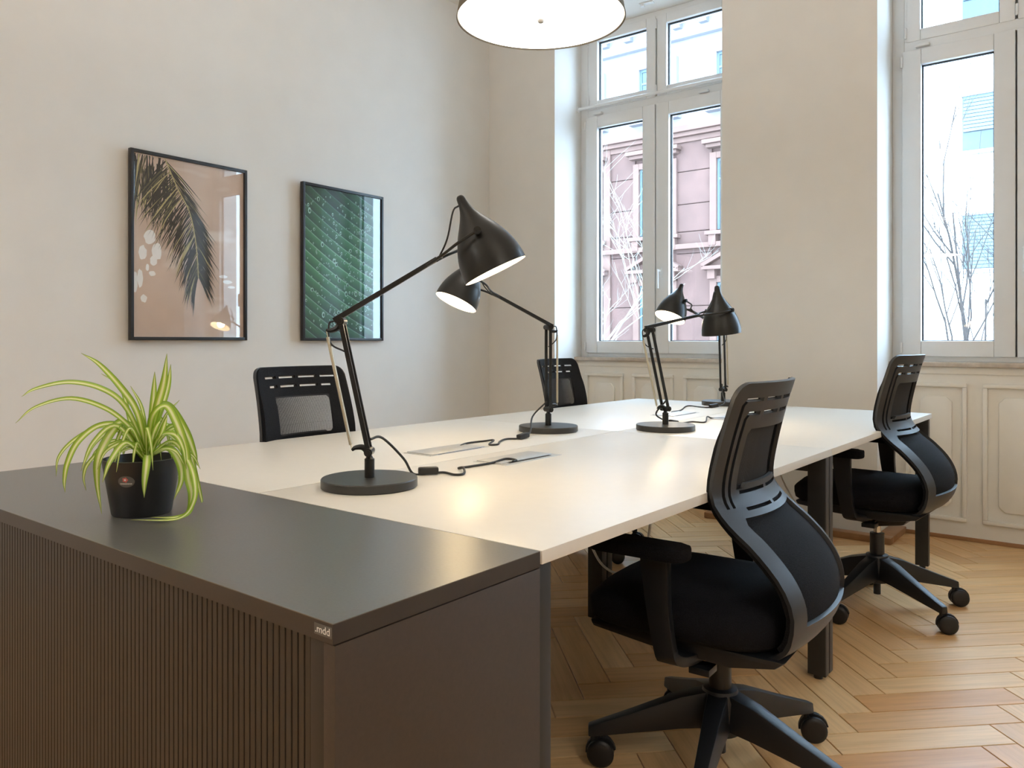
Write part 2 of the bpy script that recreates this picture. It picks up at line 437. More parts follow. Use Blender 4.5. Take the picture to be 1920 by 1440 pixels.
# ================================================================== OUTSIDE
struct(bx('ground', (-60, 6, -4.3), (40, 60, -4.2), 'asphalt'))
YF = 21.0
def facade_rose():
    t = thing('sandstone_building', (-13, YF, -4.2), 0, 'rose sandstone apartment house across the street with moulded window surrounds', 'building')
    O = Vector((-13, YF, -4.2))
    def B(m, x0, x1, y0, y1, z0, z1): m.box((x0 - O.x, y0, z0 - O.z), (x1 - O.x, y1, z1 - O.z))
    X0, X1 = -26, -5.6
    w = MB(); B(w, X0, X1, .12, 6, -4.2, 7.2); w.build('lower_wall', 'rose_stone', t)
    w = MB(); B(w, X0, X1, .12, 6, 7.2, 11.0); w.build('upper_wall', 'upper_render', t)
    # stone courses (recessed joints between large ashlar slabs)
    axes = [-16.7 - 2.47 * k for k in range(3)][::-1] + [-14.22, -11.75, -9.28, -6.81]
    for zi, (z0, z1) in enumerate(((-.4, 1.0), (1.02, 2.1), (2.12, 3.62), (3.64, 4.25), (4.27, 5.05), (5.07, 6.0), (6.02, 7.15))):
        for i in range(len(axes) - 1):
            a = axes[i] + 1.2; b = axes[i + 1] - .16
            s = MB(); B(s, a, b, .06, .12, z0, z1); s.build('stone_slab', 'rose_stone', t, bevel=.02)
    c = MB(); B(c, X0, X1, -.22, .12, 7.12, 7.3); B(c, X0, X1, -.12, .12, 7.0, 7.12); B(c, X0, X1, .0, .12, 6.85, 7.0); c.build('string_course', 'rose_trim', t, bevel=.02)
    c = MB(); B(c, X0, X1, -.1, .12, 3.75, 3.9); c.build('string_course', 'rose_trim', t, bevel=.02)
    c = MB(); B(c, X0, X1, -.9, .12, 11.0, 11.25); B(c, X0, X1, -.6, .12, 10.8, 11.0); B(c, X0, X1, -.1, .12, 9.85, 9.97); c.build('roof_cornice', 'upper_render', t, bevel=.03)
    for k in range(16):
        x = -18 + .82 * k
        c = MB(); c.prism([(-.55, 10.8), (.12, 10.8), (.12, 10.2), (-.05, 10.2), (-.2, 10.5), (-.5, 10.6)], lambda y, z, h: (h - O.x, y, z - O.z), x, x + .24)
        c.build('corbel', 'upper_render', t)
    p = MB(); B(p, -13.35, -12.75, -.02, .12, -.4, 7.0); p.build('pilaster', 'rose_trim', t, bevel=.02)
    for x in axes:
        for (z0, z1, kind) in ((.55, 2.75, 'ped'), (4.25, 6.25, 'flat'), (7.75, 9.25, 'top')):
            wv = MB(); B(wv, x, x + 1.04, .1, .14, z0, z1); g = wv.build('facade_window', 'win_dark', t)
            fm = MB()
            for q in ((x, x + .06, z0, z1), (x + .98, x + 1.04, z0, z1), (x + .49, x + .55, z0, z1), (x + .06, x + .98, z0 + (z1 - z0) * .7, z0 + (z1 - z0) * .7 + .06), (x + .06, x + .98, z1 - .07, z1)):
                B(fm, q[0], q[1], .075, .1, q[2], q[3])
            fm.build('casement', 'shutter', g)
            tm = 'upper_render' if kind == 'top' else 'rose_trim'
            s = MB(); B(s, x - .2, x, -.02, .12, z0 - .05, z1 + .18); B(s, x + 1.04, x + 1.24, -.02, .12, z0 - .05, z1 + .18); B(s, x, x + 1.04, -.02, .12, z1, z1 + .18)
            B(s, x - .3, x + 1.34, -.16, .12, z0 - .16, z0 - .05)
            if kind != 'top':
                for bxx in (x - .2, x + 1.02): B(s, bxx, bxx + .22, -.12, .12, z0 - .46, z0 - .16)
            s.build('window_surround', tm, g, bevel=.015)
            if kind == 'flat':
                s = MB(); B(s, x - .34, x + 1.38, -.26, .12, z1 + .40, z1 + .52); B(s, x - .26, x + 1.3, -.16, .12, z1 + .30, z1 + .40); s.build('lintel_ledge', tm, g, bevel=.015)
            if kind == 'ped':
                s = MB(); B(s, x - .36, x + 1.4, -.24, .12, z1 + .36, z1 + .46)
                for bxx in (x - .22, x + 1.02): B(s, bxx, bxx + .22, -.14, .12, z1 + .1, z1 + .36)
                for sg in (0, 1):
                    e = x - .36 if not sg else x + 1.4; mid = x + .52
                    s.frustum_bar((e - O.x, -.06, z1 + .48 - O.z), (mid - O.x, -.06, z1 + .92 - O.z), .36, .1, .36, .1)
                s.prism([(x - .3, z1 + .46), (x + 1.34, z1 + .46), (x + .52, z1 + .9)], lambda u, z, h: (u - O.x, h, z - O.z), .0, .12)
                s.build('pediment', tm, g)
facade_rose()
def facade_white():
    t = thing('white_building', (-1, YF, -4.2), 0, 'bright white rendered house across the street with half-lowered roller shutters', 'building')
    O = Vector((-1, YF, -4.2))
    def B(m, x0, x1, y0, y1, z0, z1): m.box((x0 - O.x, y0, z0 - O.z), (x1 - O.x, y1, z1 - O.z))
    w = MB(); B(w, -5.3, 9, .1, 6, -4.2, 12); w.build('wall', 'white_render', t)
    for x in (-3.2, .4, 4.0):
        for (z0, z1, cover) in ((-.2, 1.0, .2), (2.78, 4.02, 1.0), (5.55, 6.8, .72), (8.3, 9.55, .4)):
            g = MB(); B(g, x, x + 1.35, .07, .12, z0, z1); win = g.build('facade_window', 'win_dark', t)
            n = 15
            for k in range(int(n * cover)):
                zz = z1 - (k + 1) * (z1 - z0) / n
                s = MB(); B(s, x + .02, x + 1.33, .02, .06, zz + .012, zz + (z1 - z0) / n); s.build('slat', 'shutter', win)
            s = MB(); B(s, x - .06, x + 1.41, -.12, .1, z0 - .12, z0 - .06); B(s, x - .02, x + 1.37, -.02, .1, z1, z1 + .05); s.build('ledge', 'upper_render', win)
facade_white()

def tree(name, base, height, spread, label, mat, seed, rad, levels=4, n0=5):
    rnd = random.Random(seed); m = MB(); tw = MB()
    t = thing(name, base, 0, label, 'tree')
    def grow(p, d, length, r, lev):
        pts = [p]; dd = d.copy()
        for k in range(4):
            dd = (dd + Vector((rnd.uniform(-.18, .18), rnd.uniform(-.18, .18), rnd.uniform(-.05, .16)))).normalized()
            pts.append(pts[-1] + dd * length / 4)
        rr = [r * (1 - .14 * k) for k in range(5)]
        (m if lev < 2 else tw).tube(pts, rr, 6 if lev < 2 else 4)
        if lev >= levels: return
        for k in range(n0 if lev == 0 else 4):
            q = rnd.uniform(.3, 1.0) if lev else rnd.uniform(.45, 1.0)
            i = min(3, int(q * 4)); s = pts[i].lerp(pts[i + 1], q * 4 - i if q < 1 else 1)
            an = rnd.uniform(0, 2 * PI); side = Vector((math.cos(an), math.sin(an), rnd.uniform(.1, .9))) * spread
            grow(s, (dd * .55 + side).normalized(), length * rnd.uniform(.45, .68), r * .5, lev + 1)
    grow(Vector((0, 0, 0)), Vector((0, 0, 1)), height, rad, 0)
    m.build('trunk', mat, t, smooth=60); o = tw.build('twigs', mat, t); o['kind'] = 'stuff'
tree('street_tree', (-8.35, 12.6, -4.2), 5.4, .8, 'pale sunlit bare tree in front of the rose sandstone house', 'bark_pale', 11, .045, 4, 6)
tree('street_tree', (-2.15, 13.2, -4.2), 4.9, .35, 'thin brown bare tree in front of the white house', 'bark_brown', 5, .055, 4, 8)

# ================================================================== FURNITURE
DZ = .74; DX0, DX1, DY0, DY1 = -2.363, -.768, 1.049, 4.210; DM = (DX0 + DX1) / 2; DYM = (DY0 + DY1) / 2
def bench(y0, y1, label):
    t = thing('bench_desk', (DM, (y0 + y1) / 2, 0), 0, label, 'desk', 'white bench desks')
    cy = (y0 + y1) / 2; hx = (DX1 - DX0) / 2; hy = (y1 - y0) / 2 - .001
    for s in (-1, 1):
        x0, x1 = (-hx, -.0015) if s < 0 else (.0015, hx)
        top = bx('desktop', (x0, -hy, DZ - .023), (x1, hy, DZ), 'desk', t, .0012)
        lx = (.075, .195) if s > 0 else (-.211, -.093)
        fr = MB(); fr.box((lx[0], -.136, DZ), (lx[1], .136, DZ + .0012))
        fl = fr.build('cable_flap', 'alu', top, bevel=.0005)
        bx('flap_lid', (lx[0] + .004, -.125, DZ + .0012), (lx[1] - (.026 if s > 0 else .006), .118, DZ + .004), 'alu', top, .001)
        bx('flap_slot_shade', (lx[1] - (.024 if s > 0 else .005), -.10, DZ + .0012), (lx[1] - (.014 if s > 0 else .003), .10, DZ + .0018), 'shadow_black', top)  # flat black strip painting the shade of the open gap
    for sy in (-1, 1):
        ly0, ly1 = (-hy + .002, -hy + .037) if sy < 0 else (hy - .037, hy - .002)
        for s in (-1, 1):
            xx0, xx1 = (hx - .066, hx - .008) if s > 0 else (-hx + .008, -hx + .066)
            lg = bx('leg', (xx0, ly0, .012), (xx1, ly1, DZ - .023), 'steel_dark', t, .003)
            MB().tube([((xx0 + xx1) / 2, (ly0 + ly1) / 2, 0), ((xx0 + xx1) / 2, (ly0 + ly1) / 2, .013)], .014, 12).build('foot', 'rubber', lg)
        bx('crossbeam', (-hx + .066, ly0, DZ - .075), (hx - .066, ly1, DZ - .024), 'steel_dark', t, .002)
        bx('centre_leg', (-.11, ly0, .012), (-.045, ly1, DZ - .075), 'steel_dark', t, .003)
    for x in (-.42, .42): bx('long_rail', (x - .02, -hy + .04, DZ - .06), (x + .02, hy - .04, DZ - .024), 'steel_dark', t, .002)
    tr = MB(); tr.box((-.2, -hy + .25, .60), (.2, hy - .25, .604)); tr.box((-.2, -hy + .25, .604), (-.196, hy - .25, .66)); tr.box((.196, -hy + .25, .604), (.2, hy - .25, .66))
    for y in (-hy + .3, hy - .3):
        for x in (-.198, .198): tr.box((x - .004, y - .01, .64), (x + .004, y + .01, DZ - .024))
    tr.build('cable_tray', 'steel_dark', t)
    return t
bench(DY0, DYM, 'white bench desk on anthracite legs, the half butted against the dark tambour cabinet')
bench(DYM, DY1, 'white bench desk on anthracite legs, the far half near the windows')
# white cables hanging under the desks
tag(MB().tube(spline([(-1.62, 2.50, .60), (-1.60, 2.46, .42), (-1.52, 2.42, .30), (-1.42, 2.40, .27), (-1.34, 2.42, .31), (-1.30, 2.44, .60)], 8), .0045, 6).build('power_cable', 'white_cable', smooth=60), 'white cable sagging under the white desk beside the nearest chair armrest', 'cable')
tag(MB().tube(spline([(-1.36, 3.75, .60), (-1.33, 3.77, .42), (-1.2, 3.80, .2), (-1.16, 3.83, .012), (-1.3, 4.1, .006), (-1.5, 4.45, .006)], 8), .0045, 6).build('power_cable', 'white_cable', smooth=60), 'white cable dropping to the floor under the far desk half', 'cable')

# ---- tambour cabinet
def cabinet():
    x0, x1, y0, y1 = DX0, DX1 - .002, .62, DY0 - .002
    t = thing('tambour_cabinet', ((x0 + x1) / 2, (y0 + y1) / 2, 0), 0, 'dark graphite sideboard with vertical ribbed tambour front, plant on top', 'cabinet')
    ox, oy = (x0 + x1) / 2, (y0 + y1) / 2
    def b(n, X0, X1, Y0, Y1, Z0, Z1, m, bev=.001, par=t): return bx(n, (X0 - ox, Y0 - oy, Z0), (X1 - ox, Y1 - oy, Z1), m, par, bev)
    top = b('top', x0, x1, y0, y1, DZ - .0265, DZ - .0014, 'cab_edge', 0)
    b('top_sheen_sheet', x0, x1, y0, y1, DZ - .0014, DZ - .0003, 'cab_top', 0, top)  # thin sheet with the painted sheen, so the edge below stays dark
    b('side_panel', x1 - .022, x1, y0 + .003, y1, .05, DZ - .0285, 'cab_side', .0012)
    b('side_panel', x0, x0 + .022, y0 + .003, y1, .05, DZ - .0285, 'cab_side', .0012)
    b('back_panel', x0 + .022, x1 - .022, y1 - .012, y1, .05, DZ - .028, 'cab_side')
    b('bottom_panel', x0 + .022, x1 - .022, y0 + .02, y1 - .012, .05, .075, 'cab_side')
    b('plinth', x0 + .02, x1 - .02, y0 + .03, y1 - .02, 0, .05, 'steel_dark', .001)
    b('front_stile', x1 - .052, x1 - .0225, y0 + .006, y0 + .03, .052, DZ - .029, 'slat', .001)
    b('front_stile', x0 + .0225, x0 + .052, y0 + .006, y0 + .03, .052, DZ - .029, 'slat', .001)
    door = b('tambour_backing', x0 + .052, x1 - .052, y0 + .0145, y0 + .02, .075, DZ - .0285, 'shadow_black', 0)
    a, e = x0 + .0535, x1 - .0535; n = 110; p = (e - a) / n
    sm = MB(); sm.box((.0010, 0, .078), (p - .0010, .0065, DZ - .030)); s0 = sm.build('slat', 'slat', door, bevel=.0008, seg=1, smooth=30)
    s0.location = (a - ox, y0 + .008 - oy, 0)
    for k in range(1, n):
        o = s0.copy(); COL.objects.link(o); o.parent = door; o.location = (a + k * p - ox, y0 + .008 - oy, 0)
    # maker's plate
    pl = bx('maker_plate', (x1 - .036 - ox, y0 - .0006 - oy, DZ - .0195), (x1 - .0015 - ox, y0 - oy, DZ - .0055), 'label_grey', top)
    cu = bpy.data.curves.new('lettering', 'FONT'); cu.body = '.mdd'; cu.size = .0135; cu.extrude = .0001
    to = bpy.data.objects.new('lettering_curve', cu); COL.objects.link(to)
    dg = bpy.context.evaluated_depsgraph_get(); me = bpy.data.meshes.new_from_object(to.evaluated_get(dg)); bpy.data.objects.remove(to)
    me.materials.clear(); me.materials.append(M['label_white'])
    xs_ = [v.co.x for v in me.vertices]; w_ = max(xs_) - min(xs_)
    for v in me.vertices: v.co.x = (v.co.x - min(xs_)) * .028 / w_
    o = bpy.data.objects.new('lettering', me); COL.objects.link(o); o.parent = pl
    o.rotation_euler = (R(90), 0, 0); o.location = (x1 - .0335 - ox, y0 - .0008 - oy, DZ - .0165)
    return t
cabinet()

# ---- office chairs
PROF = [(-.130, .372), (-.165, .378), (-.215, .398), (-.250, .44), (-.262, .50), (-.240, .565), (-.190, .625), (-.135, .672), (-.100, .715), (-.094, .76), (-.108, .84), (-.128, .92), (-.150, .992)]
PR = spline([(x, 0, z) for x, z in PROF], 6)
ARC = [0.0]
for i in range(1, len(PR)): ARC.append(ARC[-1] + (PR[i] - PR[i - 1]).length)
def prof_at(t):
    t = max(0, min(ARC[-1], t))
    for i in range(1, len(ARC)):
        if ARC[i] >= t:
            k = (t - ARC[i - 1]) / (ARC[i] - ARC[i - 1]); p = PR[i - 1].lerp(PR[i], k); tg = (PR[i] - PR[i - 1]).normalized(); return p, tg
    return PR[-1], (PR[-1] - PR[-2]).normalized()
def t_of_z(z):
    for i in range(1, len(PR)):
        if PR[i].z >= z: return ARC[i - 1] + (ARC[i] - ARC[i - 1]) * (z - PR[i - 1].z) / (PR[i].z - PR[i - 1].z)
    return ARC[-1]
TT = ARC[-1]
def half_w(t):
    pts = [(0, .17), (.06, .195), (.16, .218), (.30, .222), (.45, .216), (.55, .213), (TT, .203)]
    for (a, wa), (b, wb) in zip(pts, pts[1:]):
        if t <= b: return wa + (wb - wa) * (t - a) / (b - a)
    return .203
def back_surf(u, t, off):
    """u across, t along the profile; off > 0 towards the sitter"""
    p, tg = prof_at(t); n = Vector((tg.z, 0, -tg.x))
    k = .55 + .5 * max(0, min(1, (t - .1) / .3))
    q = Vector((p.x - .012 + k * u * u, u, p.z))
    sl = 2 * k * u; nn = Vector((n.x, -sl * n.x, n.z)).normalized()
    return q + nn * off
def rrect(x0, x1, y0, y1, r, n=4):
    out = []
    for cx, cy, a0 in ((x1 - r, y1 - r, 0), (x0 + r, y1 - r, 90), (x0 + r, y0 + r, 180), (x1 - r, y0 + r, 270)):
        for k in range(n + 1):
            a = R(a0 + 90 * k / n); out.append((cx + r * math.cos(a), cy + r * math.sin(a)))
    return out
def inside(p, poly):
    c = False; n = len(poly)
    for i in range(n):
        (x1, y1), (x2, y2) = poly[i], poly[i - 1]
        if (y1 > p[1]) != (y2 > p[1]) and p[0] < (x2 - x1) * (p[1] - y1) / (y2 - y1) + x1: c = not c
    return c
def cut_sheet(outer, holes, step, mapfn, h0, h1):
    """solid sheet with holes: constrained triangulation in (u,t), mapped into 3D"""
    pts = []; edges = []
    def ring(poly):
        dn = []
        for i in range(len(poly)):
            a, b = Vector(poly[i - 1]), Vector(poly[i]); m = max(1, int((b - a).length / step))
            for k in range(m): dn.append(tuple(a.lerp(b, k / m)))
        b0 = len(pts); pts.extend(dn)
        for i in range(len(dn)): edges.append((b0 + i, b0 + (i + 1) % len(dn)))
    for pl in [outer] + holes: ring(pl)
    us = [p[0] for p in outer]; ts = [p[1] for p in outer]
    y = min(ts)
    while y < max(ts):
        x = min(us)
        while x < max(us):
            if inside((x, y), outer) and not any(inside((x, y), h) for h in holes): pts.append((x, y))
            x += step * 1.5
        y += step
    vo, eo, fo = delaunay_2d_cdt([Vector(p) for p in pts], edges, [], 0, 1e-5)[:3]
    keep = []
    for f in fo:
        c = (sum(vo[i][0] for i in f) / len(f), sum(vo[i][1] for i in f) / len(f))
        if inside(c, outer) and not any(inside(c, h) for h in holes): keep.append(f)
    m = MB(); n = len(vo)
    for off in (h0, h1):
        for v in vo: m.v.append(tuple(mapfn(v[0], v[1], off)))
    ec = {}
    for f in keep:
        m.face(f); m.face([n + i for i in f][::-1])
        for i in range(len(f)):
            e = (f[i - 1], f[i]); ky = tuple(sorted(e)); ec[ky] = None if ky in ec else e
    for e in ec.values():
        if e: m.face((e[1], e[0], n + e[0], n + e[1]))
    used = sorted({i for f in m.f for i in f}); rm = {o: k for k, o in enumerate(used)}
    m.v = [m.v[i] for i in used]; m.f = [tuple(rm[i] for i in f) for f in m.f]
    return m
def outline(inset, t0, t1, rc=.035):
    L = []
    n = 26
    ts = [t0 + (t1 - rc - t0) * k / n for k in range(n + 1)]
    right = [(half_w(t) - inset, t) for t in ts]
    wtop = half_w(t1) - inset
    arc = [(wtop - rc + rc * math.cos(R(a)), t1 - rc + rc * math.sin(R(a))) for a in range(15, 91, 15)]
    return right + arc + [(-x, t) for x, t in arc[::-1]] + [(-x, t) for x, t in right[::-1]]
def chair_back_parts(par):
    z = t_of_z
    t1, t2, tw0, tw1, tl0 = z(.953), z(.921), z(.752), z(.884), z(.678)
    sl = .0046
    def slot(u0, u1, t): return [(u0, t - sl), (u1, t - sl), (u1, t + sl), (u0, t + sl)]
    dashes = []
    for t, ue in ((t1, .150), (t2, .126)):
        for s in (-1, 1):
            dashes.append(slot(*sorted((s * .008, s * .086)), t))
    shell_holes = list(dashes)
    ends = []
    for t, ue in ((t1, .172), (t2, .153)):
        for s in (-1, 1):
            P = [(s * .102, t - sl), (s * (ue - .012), t - sl), (s * (ue - sl), t - .014), (s * (ue + .012 - sl), z(.70)), (s * (ue + .012 + sl), z(.70)), (s * (ue + sl), t - .012), (s * (ue - .008), t + sl), (s * .102, t + sl)]
            shell_holes.append(P)
            ends.append(slot(*sorted((s * .102, s * (ue - .012))), t))
    win = rrect(-.128, .128, tw0, tw1, .014)
    # crosspiece notch: window drops down at both sides of the lumbar bar
    win = [(-.138, tw0 - .012), (-.112, tw0 - .012), (-.10, tw0), (.10, tw0), (.112, tw0 - .012), (.138, tw0 - .012)] + [(.130, tw1 - .012), (.120, tw1), (-.120, tw1), (-.130, tw1 - .012)]
    lum = []
    for zz in (.733, .694):
        t = z(zz)
        for s in (-1, 1): lum.append(slot(*sorted((s * .008, s * .128)), t))
    # large opening below the lumbar bar
    lo = []
    tb = .175
    nn = 14
    for k in range(nn + 1):
        t = tb + (tl0 - tb) * k / nn; lo.append((half_w(t) - .050 - (.010 if k == nn else 0), t))
    low = [(x, t) for x, t in lo] + [(-x, t) for x, t in lo[::-1]]
    # slot under the bottom cross bar, between the two ribbon ends
    e0 = [(.118, -.01), (.14, .075), (.10, .105), (-.10, .105), (-.14, .075), (-.118, -.01)]
    sh = cut_sheet(outline(0, 0, TT), shell_holes + [win, low, e0] + lum, .016, back_surf, -.0055, .0045)
    sh.build('back_shell', 'shell', par, smooth=35)
    # padded front, open over the window and the dashes
    fwin = rrect(-.126, .126, tw0 - .004, tw1 - .004, .012)
    def pad_surf(u, t, off):
        k = max(0, min(1, (t - z(.84)) / (z(.90) - z(.84)))) if off > .01 else 0
        return back_surf(u, t, off + (.0095 - off) * k * k * (3 - 2 * k))
    pad = cut_sheet(outline(.004, .10, TT - .003), dashes + ends + [fwin], .018, pad_surf, .0048, .017)
    pad.build('back_pad', 'back_fabric', par, smooth=50)
    # mesh over the window: upright threads with depth, tied by thin cross threads
    th = MB(); n = 74; zz = [tw0 - .006 + (tw1 - tw0 + .006) * k / 5 for k in range(6)]
    for i in range(n):
        u = -.125 + .25 * (i + .5) / n; b = len(th.v)
        for t in zz:
            for (du, of) in ((-.00045, .011), (.00045, .011), (.00045, .0126), (-.00045, .0126)): th.v.append(tuple(back_surf(u + du, t, of)))
        for k in range(5):
            for j in range(4): th.face((b + k * 4 + j, b + k * 4 + (j + 1) % 4, b + k * 4 + 4 + (j + 1) % 4, b + k * 4 + 4 + j))
    for k in range(44):
        t = tw0 + (tw1 - tw0) * (k + .5) / 44; b = len(th.v); us = [-.126 + .252 * q / 6 for q in range(7)]
        for u in us:
            for (dt, of) in ((-.00028, .0115), (.00028, .0115), (.00028, .0122), (-.00028, .0122)): th.v.append(tuple(back_surf(u, t + dt, of)))
        for q in range(6):
            for j in range(4): th.face((b + q * 4 + j, b + q * 4 + (j + 1) % 4, b + q * 4 + 4 + (j + 1) % 4, b + q * 4 + 4 + j))
    o = th.build('mesh_panel', 'mesh_thread', par); o['kind'] = 'stuff'

def seat_cushion(par):
    m = MB(); N = 48
    x0, x1, hy = -.215, .285, .248
    def ring(inset, z, crown=0):
        out = []
        for k in range(N):
            a = 2 * PI * k / N; c, s = math.cos(a), math.sin(a); e = .42
            x = (x0 + x1) / 2 + ((x1 - x0) / 2 - inset) * math.copysign(abs(c) ** e, c); y = (hy - inset) * math.copysign(abs(s) ** e, s)
            if x < 0: y *= 1 - .10 * (x / x0) ** 2
            zz = z + crown * (1 - (y / hy) ** 2) * .012
            zz -= max(0, x - .16) ** 2 * 1.4 * (1 if crown else .4)
            out.append((x, y, zz))
        return out
    rings = [ring(.06, .392), ring(.02, .396), ring(.004, .41), ring(0, .43), ring(.0, .452), ring(.008, .468, .5), ring(.03, .478, 1), ring(.08, .482, 1), ring(.16, .478, 1)]
    for r_ in rings: m.v += r_
    for i in range(len(rings) - 1):
        for k in range(N): m.face((i * N + k, i * N + (k + 1) % N, (i + 1) * N + (k + 1) % N, (i + 1) * N + k))
    m.face(list(range(N))[::-1]); m.face([(len(rings) - 1) * N + k for k in range(N)])
    m.build('seat', 'seat_fabric', par, smooth=60)
def make_chair(name, loc, rz, star, label, lift=0.0):
    t = thing(name, loc, rz, label, 'chair', 'black mesh-back office chairs')
    up = bpy.data.objects.new('upper_chair', None)      # scratch, dissolved below
    COL.objects.link(up); up.parent = t; up.location = (0, 0, lift)
    seat_cushion(up); chair_back_parts(up)
    m = MB(); m.prism([(-.225, .392), (.26, .392), (.25, .375), (.10, .36), (-.10, .352), (-.20, .372)], lambda x, z, y: (x, y, z), -.21, .21); m.build('seat_pan', 'base_plastic', up, bevel=.01, smooth=40)
    m = MB(); m.prism([(-.16, .372), (.13, .366), (.11, .318), (-.02, .300), (-.12, .318)], lambda x, z, y: (x, y, z), -.075, .075); m.build('tilt_mechanism', 'base_plastic', up, bevel=.012, smooth=40)
    m = MB(); m.tube([(-.02, .06, .335), (-.03, .17, .33)], .006, 8); m.box((-.055, .165, .322), (-.005, .215, .338)); m.build('lever', 'base_plastic', up, bevel=.003, smooth=40)
    for s in (-1, 1):
        m = MB()
        y = s * .285
        path = [(.045, y, .60), (.038, y, .50), (.022, y, .40), (.012, y - s * .006, .372), (.005, y - s * .06, .358), (0, y - s * .16, .356)]
        P = spline(path, 5); b = len(m.v)
        for i, p in enumerate(P):
            tg = (P[min(i + 1, len(P) - 1)] - P[max(i - 1, 0)]).normalized(); q = i / (len(P) - 1)
            wx = .034 - .010 * math.sin(q * PI); wy = .011
            ax = Vector((1, 0, 0)); ax = (ax - tg * ax.dot(tg)).normalized(); ay = tg.cross(ax)
            for a, c in ((-1, -1), (1, -1), (1, 1), (-1, 1)): m.v.append(tuple(p + ax * a * wx + ay * c * wy))
        for i in range(len(P) - 1):
            for j in range(4): m.face((b + i * 4 + j, b + i * 4 + (j + 1) % 4, b + i * 4 + 4 + (j + 1) % 4, b + i * 4 + 4 + j))
        m.face((b, b + 1, b + 2, b + 3)); e = len(m.v) - 4; m.face((e + 3, e + 2, e + 1, e))
        arm = m.build('armrest', 'base_plastic', up, bevel=.004, smooth=40)
        MB().prism(rrect(-.035, .205, y - .04, y + .04, .03), lambda x, yy, h: (x, yy, h + (.006 * ((x - .08) / .12) ** 2 if h > .61 else 0)), .598, .624).build('arm_pad', 'seat_fabric', arm, bevel=.007, smooth=50)
    for ch in list(up.children):
        ch.parent = t; ch.location = (0, 0, lift)
    bpy.data.objects.remove(up)
    MB().lathe([(.0135, .20), (.0135, .33 + lift)], 20).build('gas_lift', 'chrome' if lift > .02 else 'base_plastic', t, smooth=40)
    MB().lathe([(.014, .05), (.014, .1), (.025, .1), (.028, .2), (.0275, .315 if lift <= .02 else .30), (.0135, .317 if lift <= .02 else .302)], 24, capbot=True).build('column_cover', 'base_plastic', t, smooth=40)
    MB().lathe([(.03, .098), (.05, .105), (.05, .19), (.042, .212), (.029, .216)], 30, capbot=True).build('star_hub', 'base_plastic', t, smooth=40)
    for k in range(5):
        a = star + 2 * PI * k / 5 - rz; ca, sa = math.cos(a), math.sin(a); mt = Matrix.Rotation(a, 4, 'Z')
        m = MB()
        secs = [(.03, .062, .120, .208), (.10, .054, .112, .190), (.22, .042, .092, .142), (.315, .034, .076, .106), (.332, .03, .074, .100)]
        b0 = 0
        for r_, w_, z0, z1 in secs:
            for yy, zz in ((-w_ / 2, z0), (w_ / 2, z0), (w_ / 2 * .8, z1), (-w_ / 2 * .8, z1)): m.v.append(tuple(mt @ Vector((r_, yy, zz))))
        for i in range(len(secs) - 1):
            for j in range(4): m.face((i * 4 + j, i * 4 + (j + 1) % 4, i * 4 + 4 + (j + 1) % 4, i * 4 + 4 + j))
        m.face((0, 1, 2, 3)); m.face((19, 18, 17, 16))
        leg = m.build('star_leg', 'base_plastic', t, bevel=.004, smooth=35)
        # twin-wheel caster
        c = mt @ Vector((.318, 0, 0)); ra = random.Random(int(k * 7 + abs(loc[0]) * 100 + loc[1] * 31)).uniform(-.45, .45) + math.atan2(-loc[1], -loc[0]) - R(90) - rz
        cm = Matrix.Translation(c) @ Matrix.Rotation(ra, 4, 'Z') @ Matrix.Translation((-.018, 0, 0))
        cs = MB(); cs.tube([cm @ Vector((.018, 0, .055)), cm @ Vector((.018, 0, .082))], .009, 10)
        hood = [cm @ Vector((.036 * math.cos(R(q)), 0, .035 + .036 * math.sin(R(q)))) for q in range(-10, 171, 20)]
        for p, q in zip(hood, hood[1:]): cs.frustum_bar(p, q, .012, .006, .012, .006, up=(q - p).cross(cm.to_3x3() @ Vector((0, 1, 0))))
        co = cs.build('caster', 'base_plastic', leg, smooth=40)
        for s in (-1, 1):
            wm = cm @ Matrix.Translation((0, s * .0155, .0345)) @ Matrix.Rotation(R(90), 4, 'X')
            MB().lathe([(0, -.011), (.024, -.011), (.031, -.009), (.0345, -.005), (.0345, .005), (.031, .009), (.024, .011), (0, .011)], 24, mat=wm).build('wheel', 'rubber', leg, smooth=40)
    return t
make_chair('office_chair', (-.825, 1.89, 0), R(183), R(68), 'black mesh-back office chair nearest the camera, turned to the white desk')
make_chair('office_chair', (-.835, 3.47, 0), R(177), R(39), 'black office chair with chrome gas lift, on the window side beyond the double desk leg', .04)
make_chair('office_chair', (-2.30, 1.80, 0), R(2), R(20), 'black office chair tucked in across the desk below the leaf pictures')
make_chair('office_chair', (-2.30, 3.45, 0), R(5), R(50), 'black office chair tucked in across the desk in the far window corner')

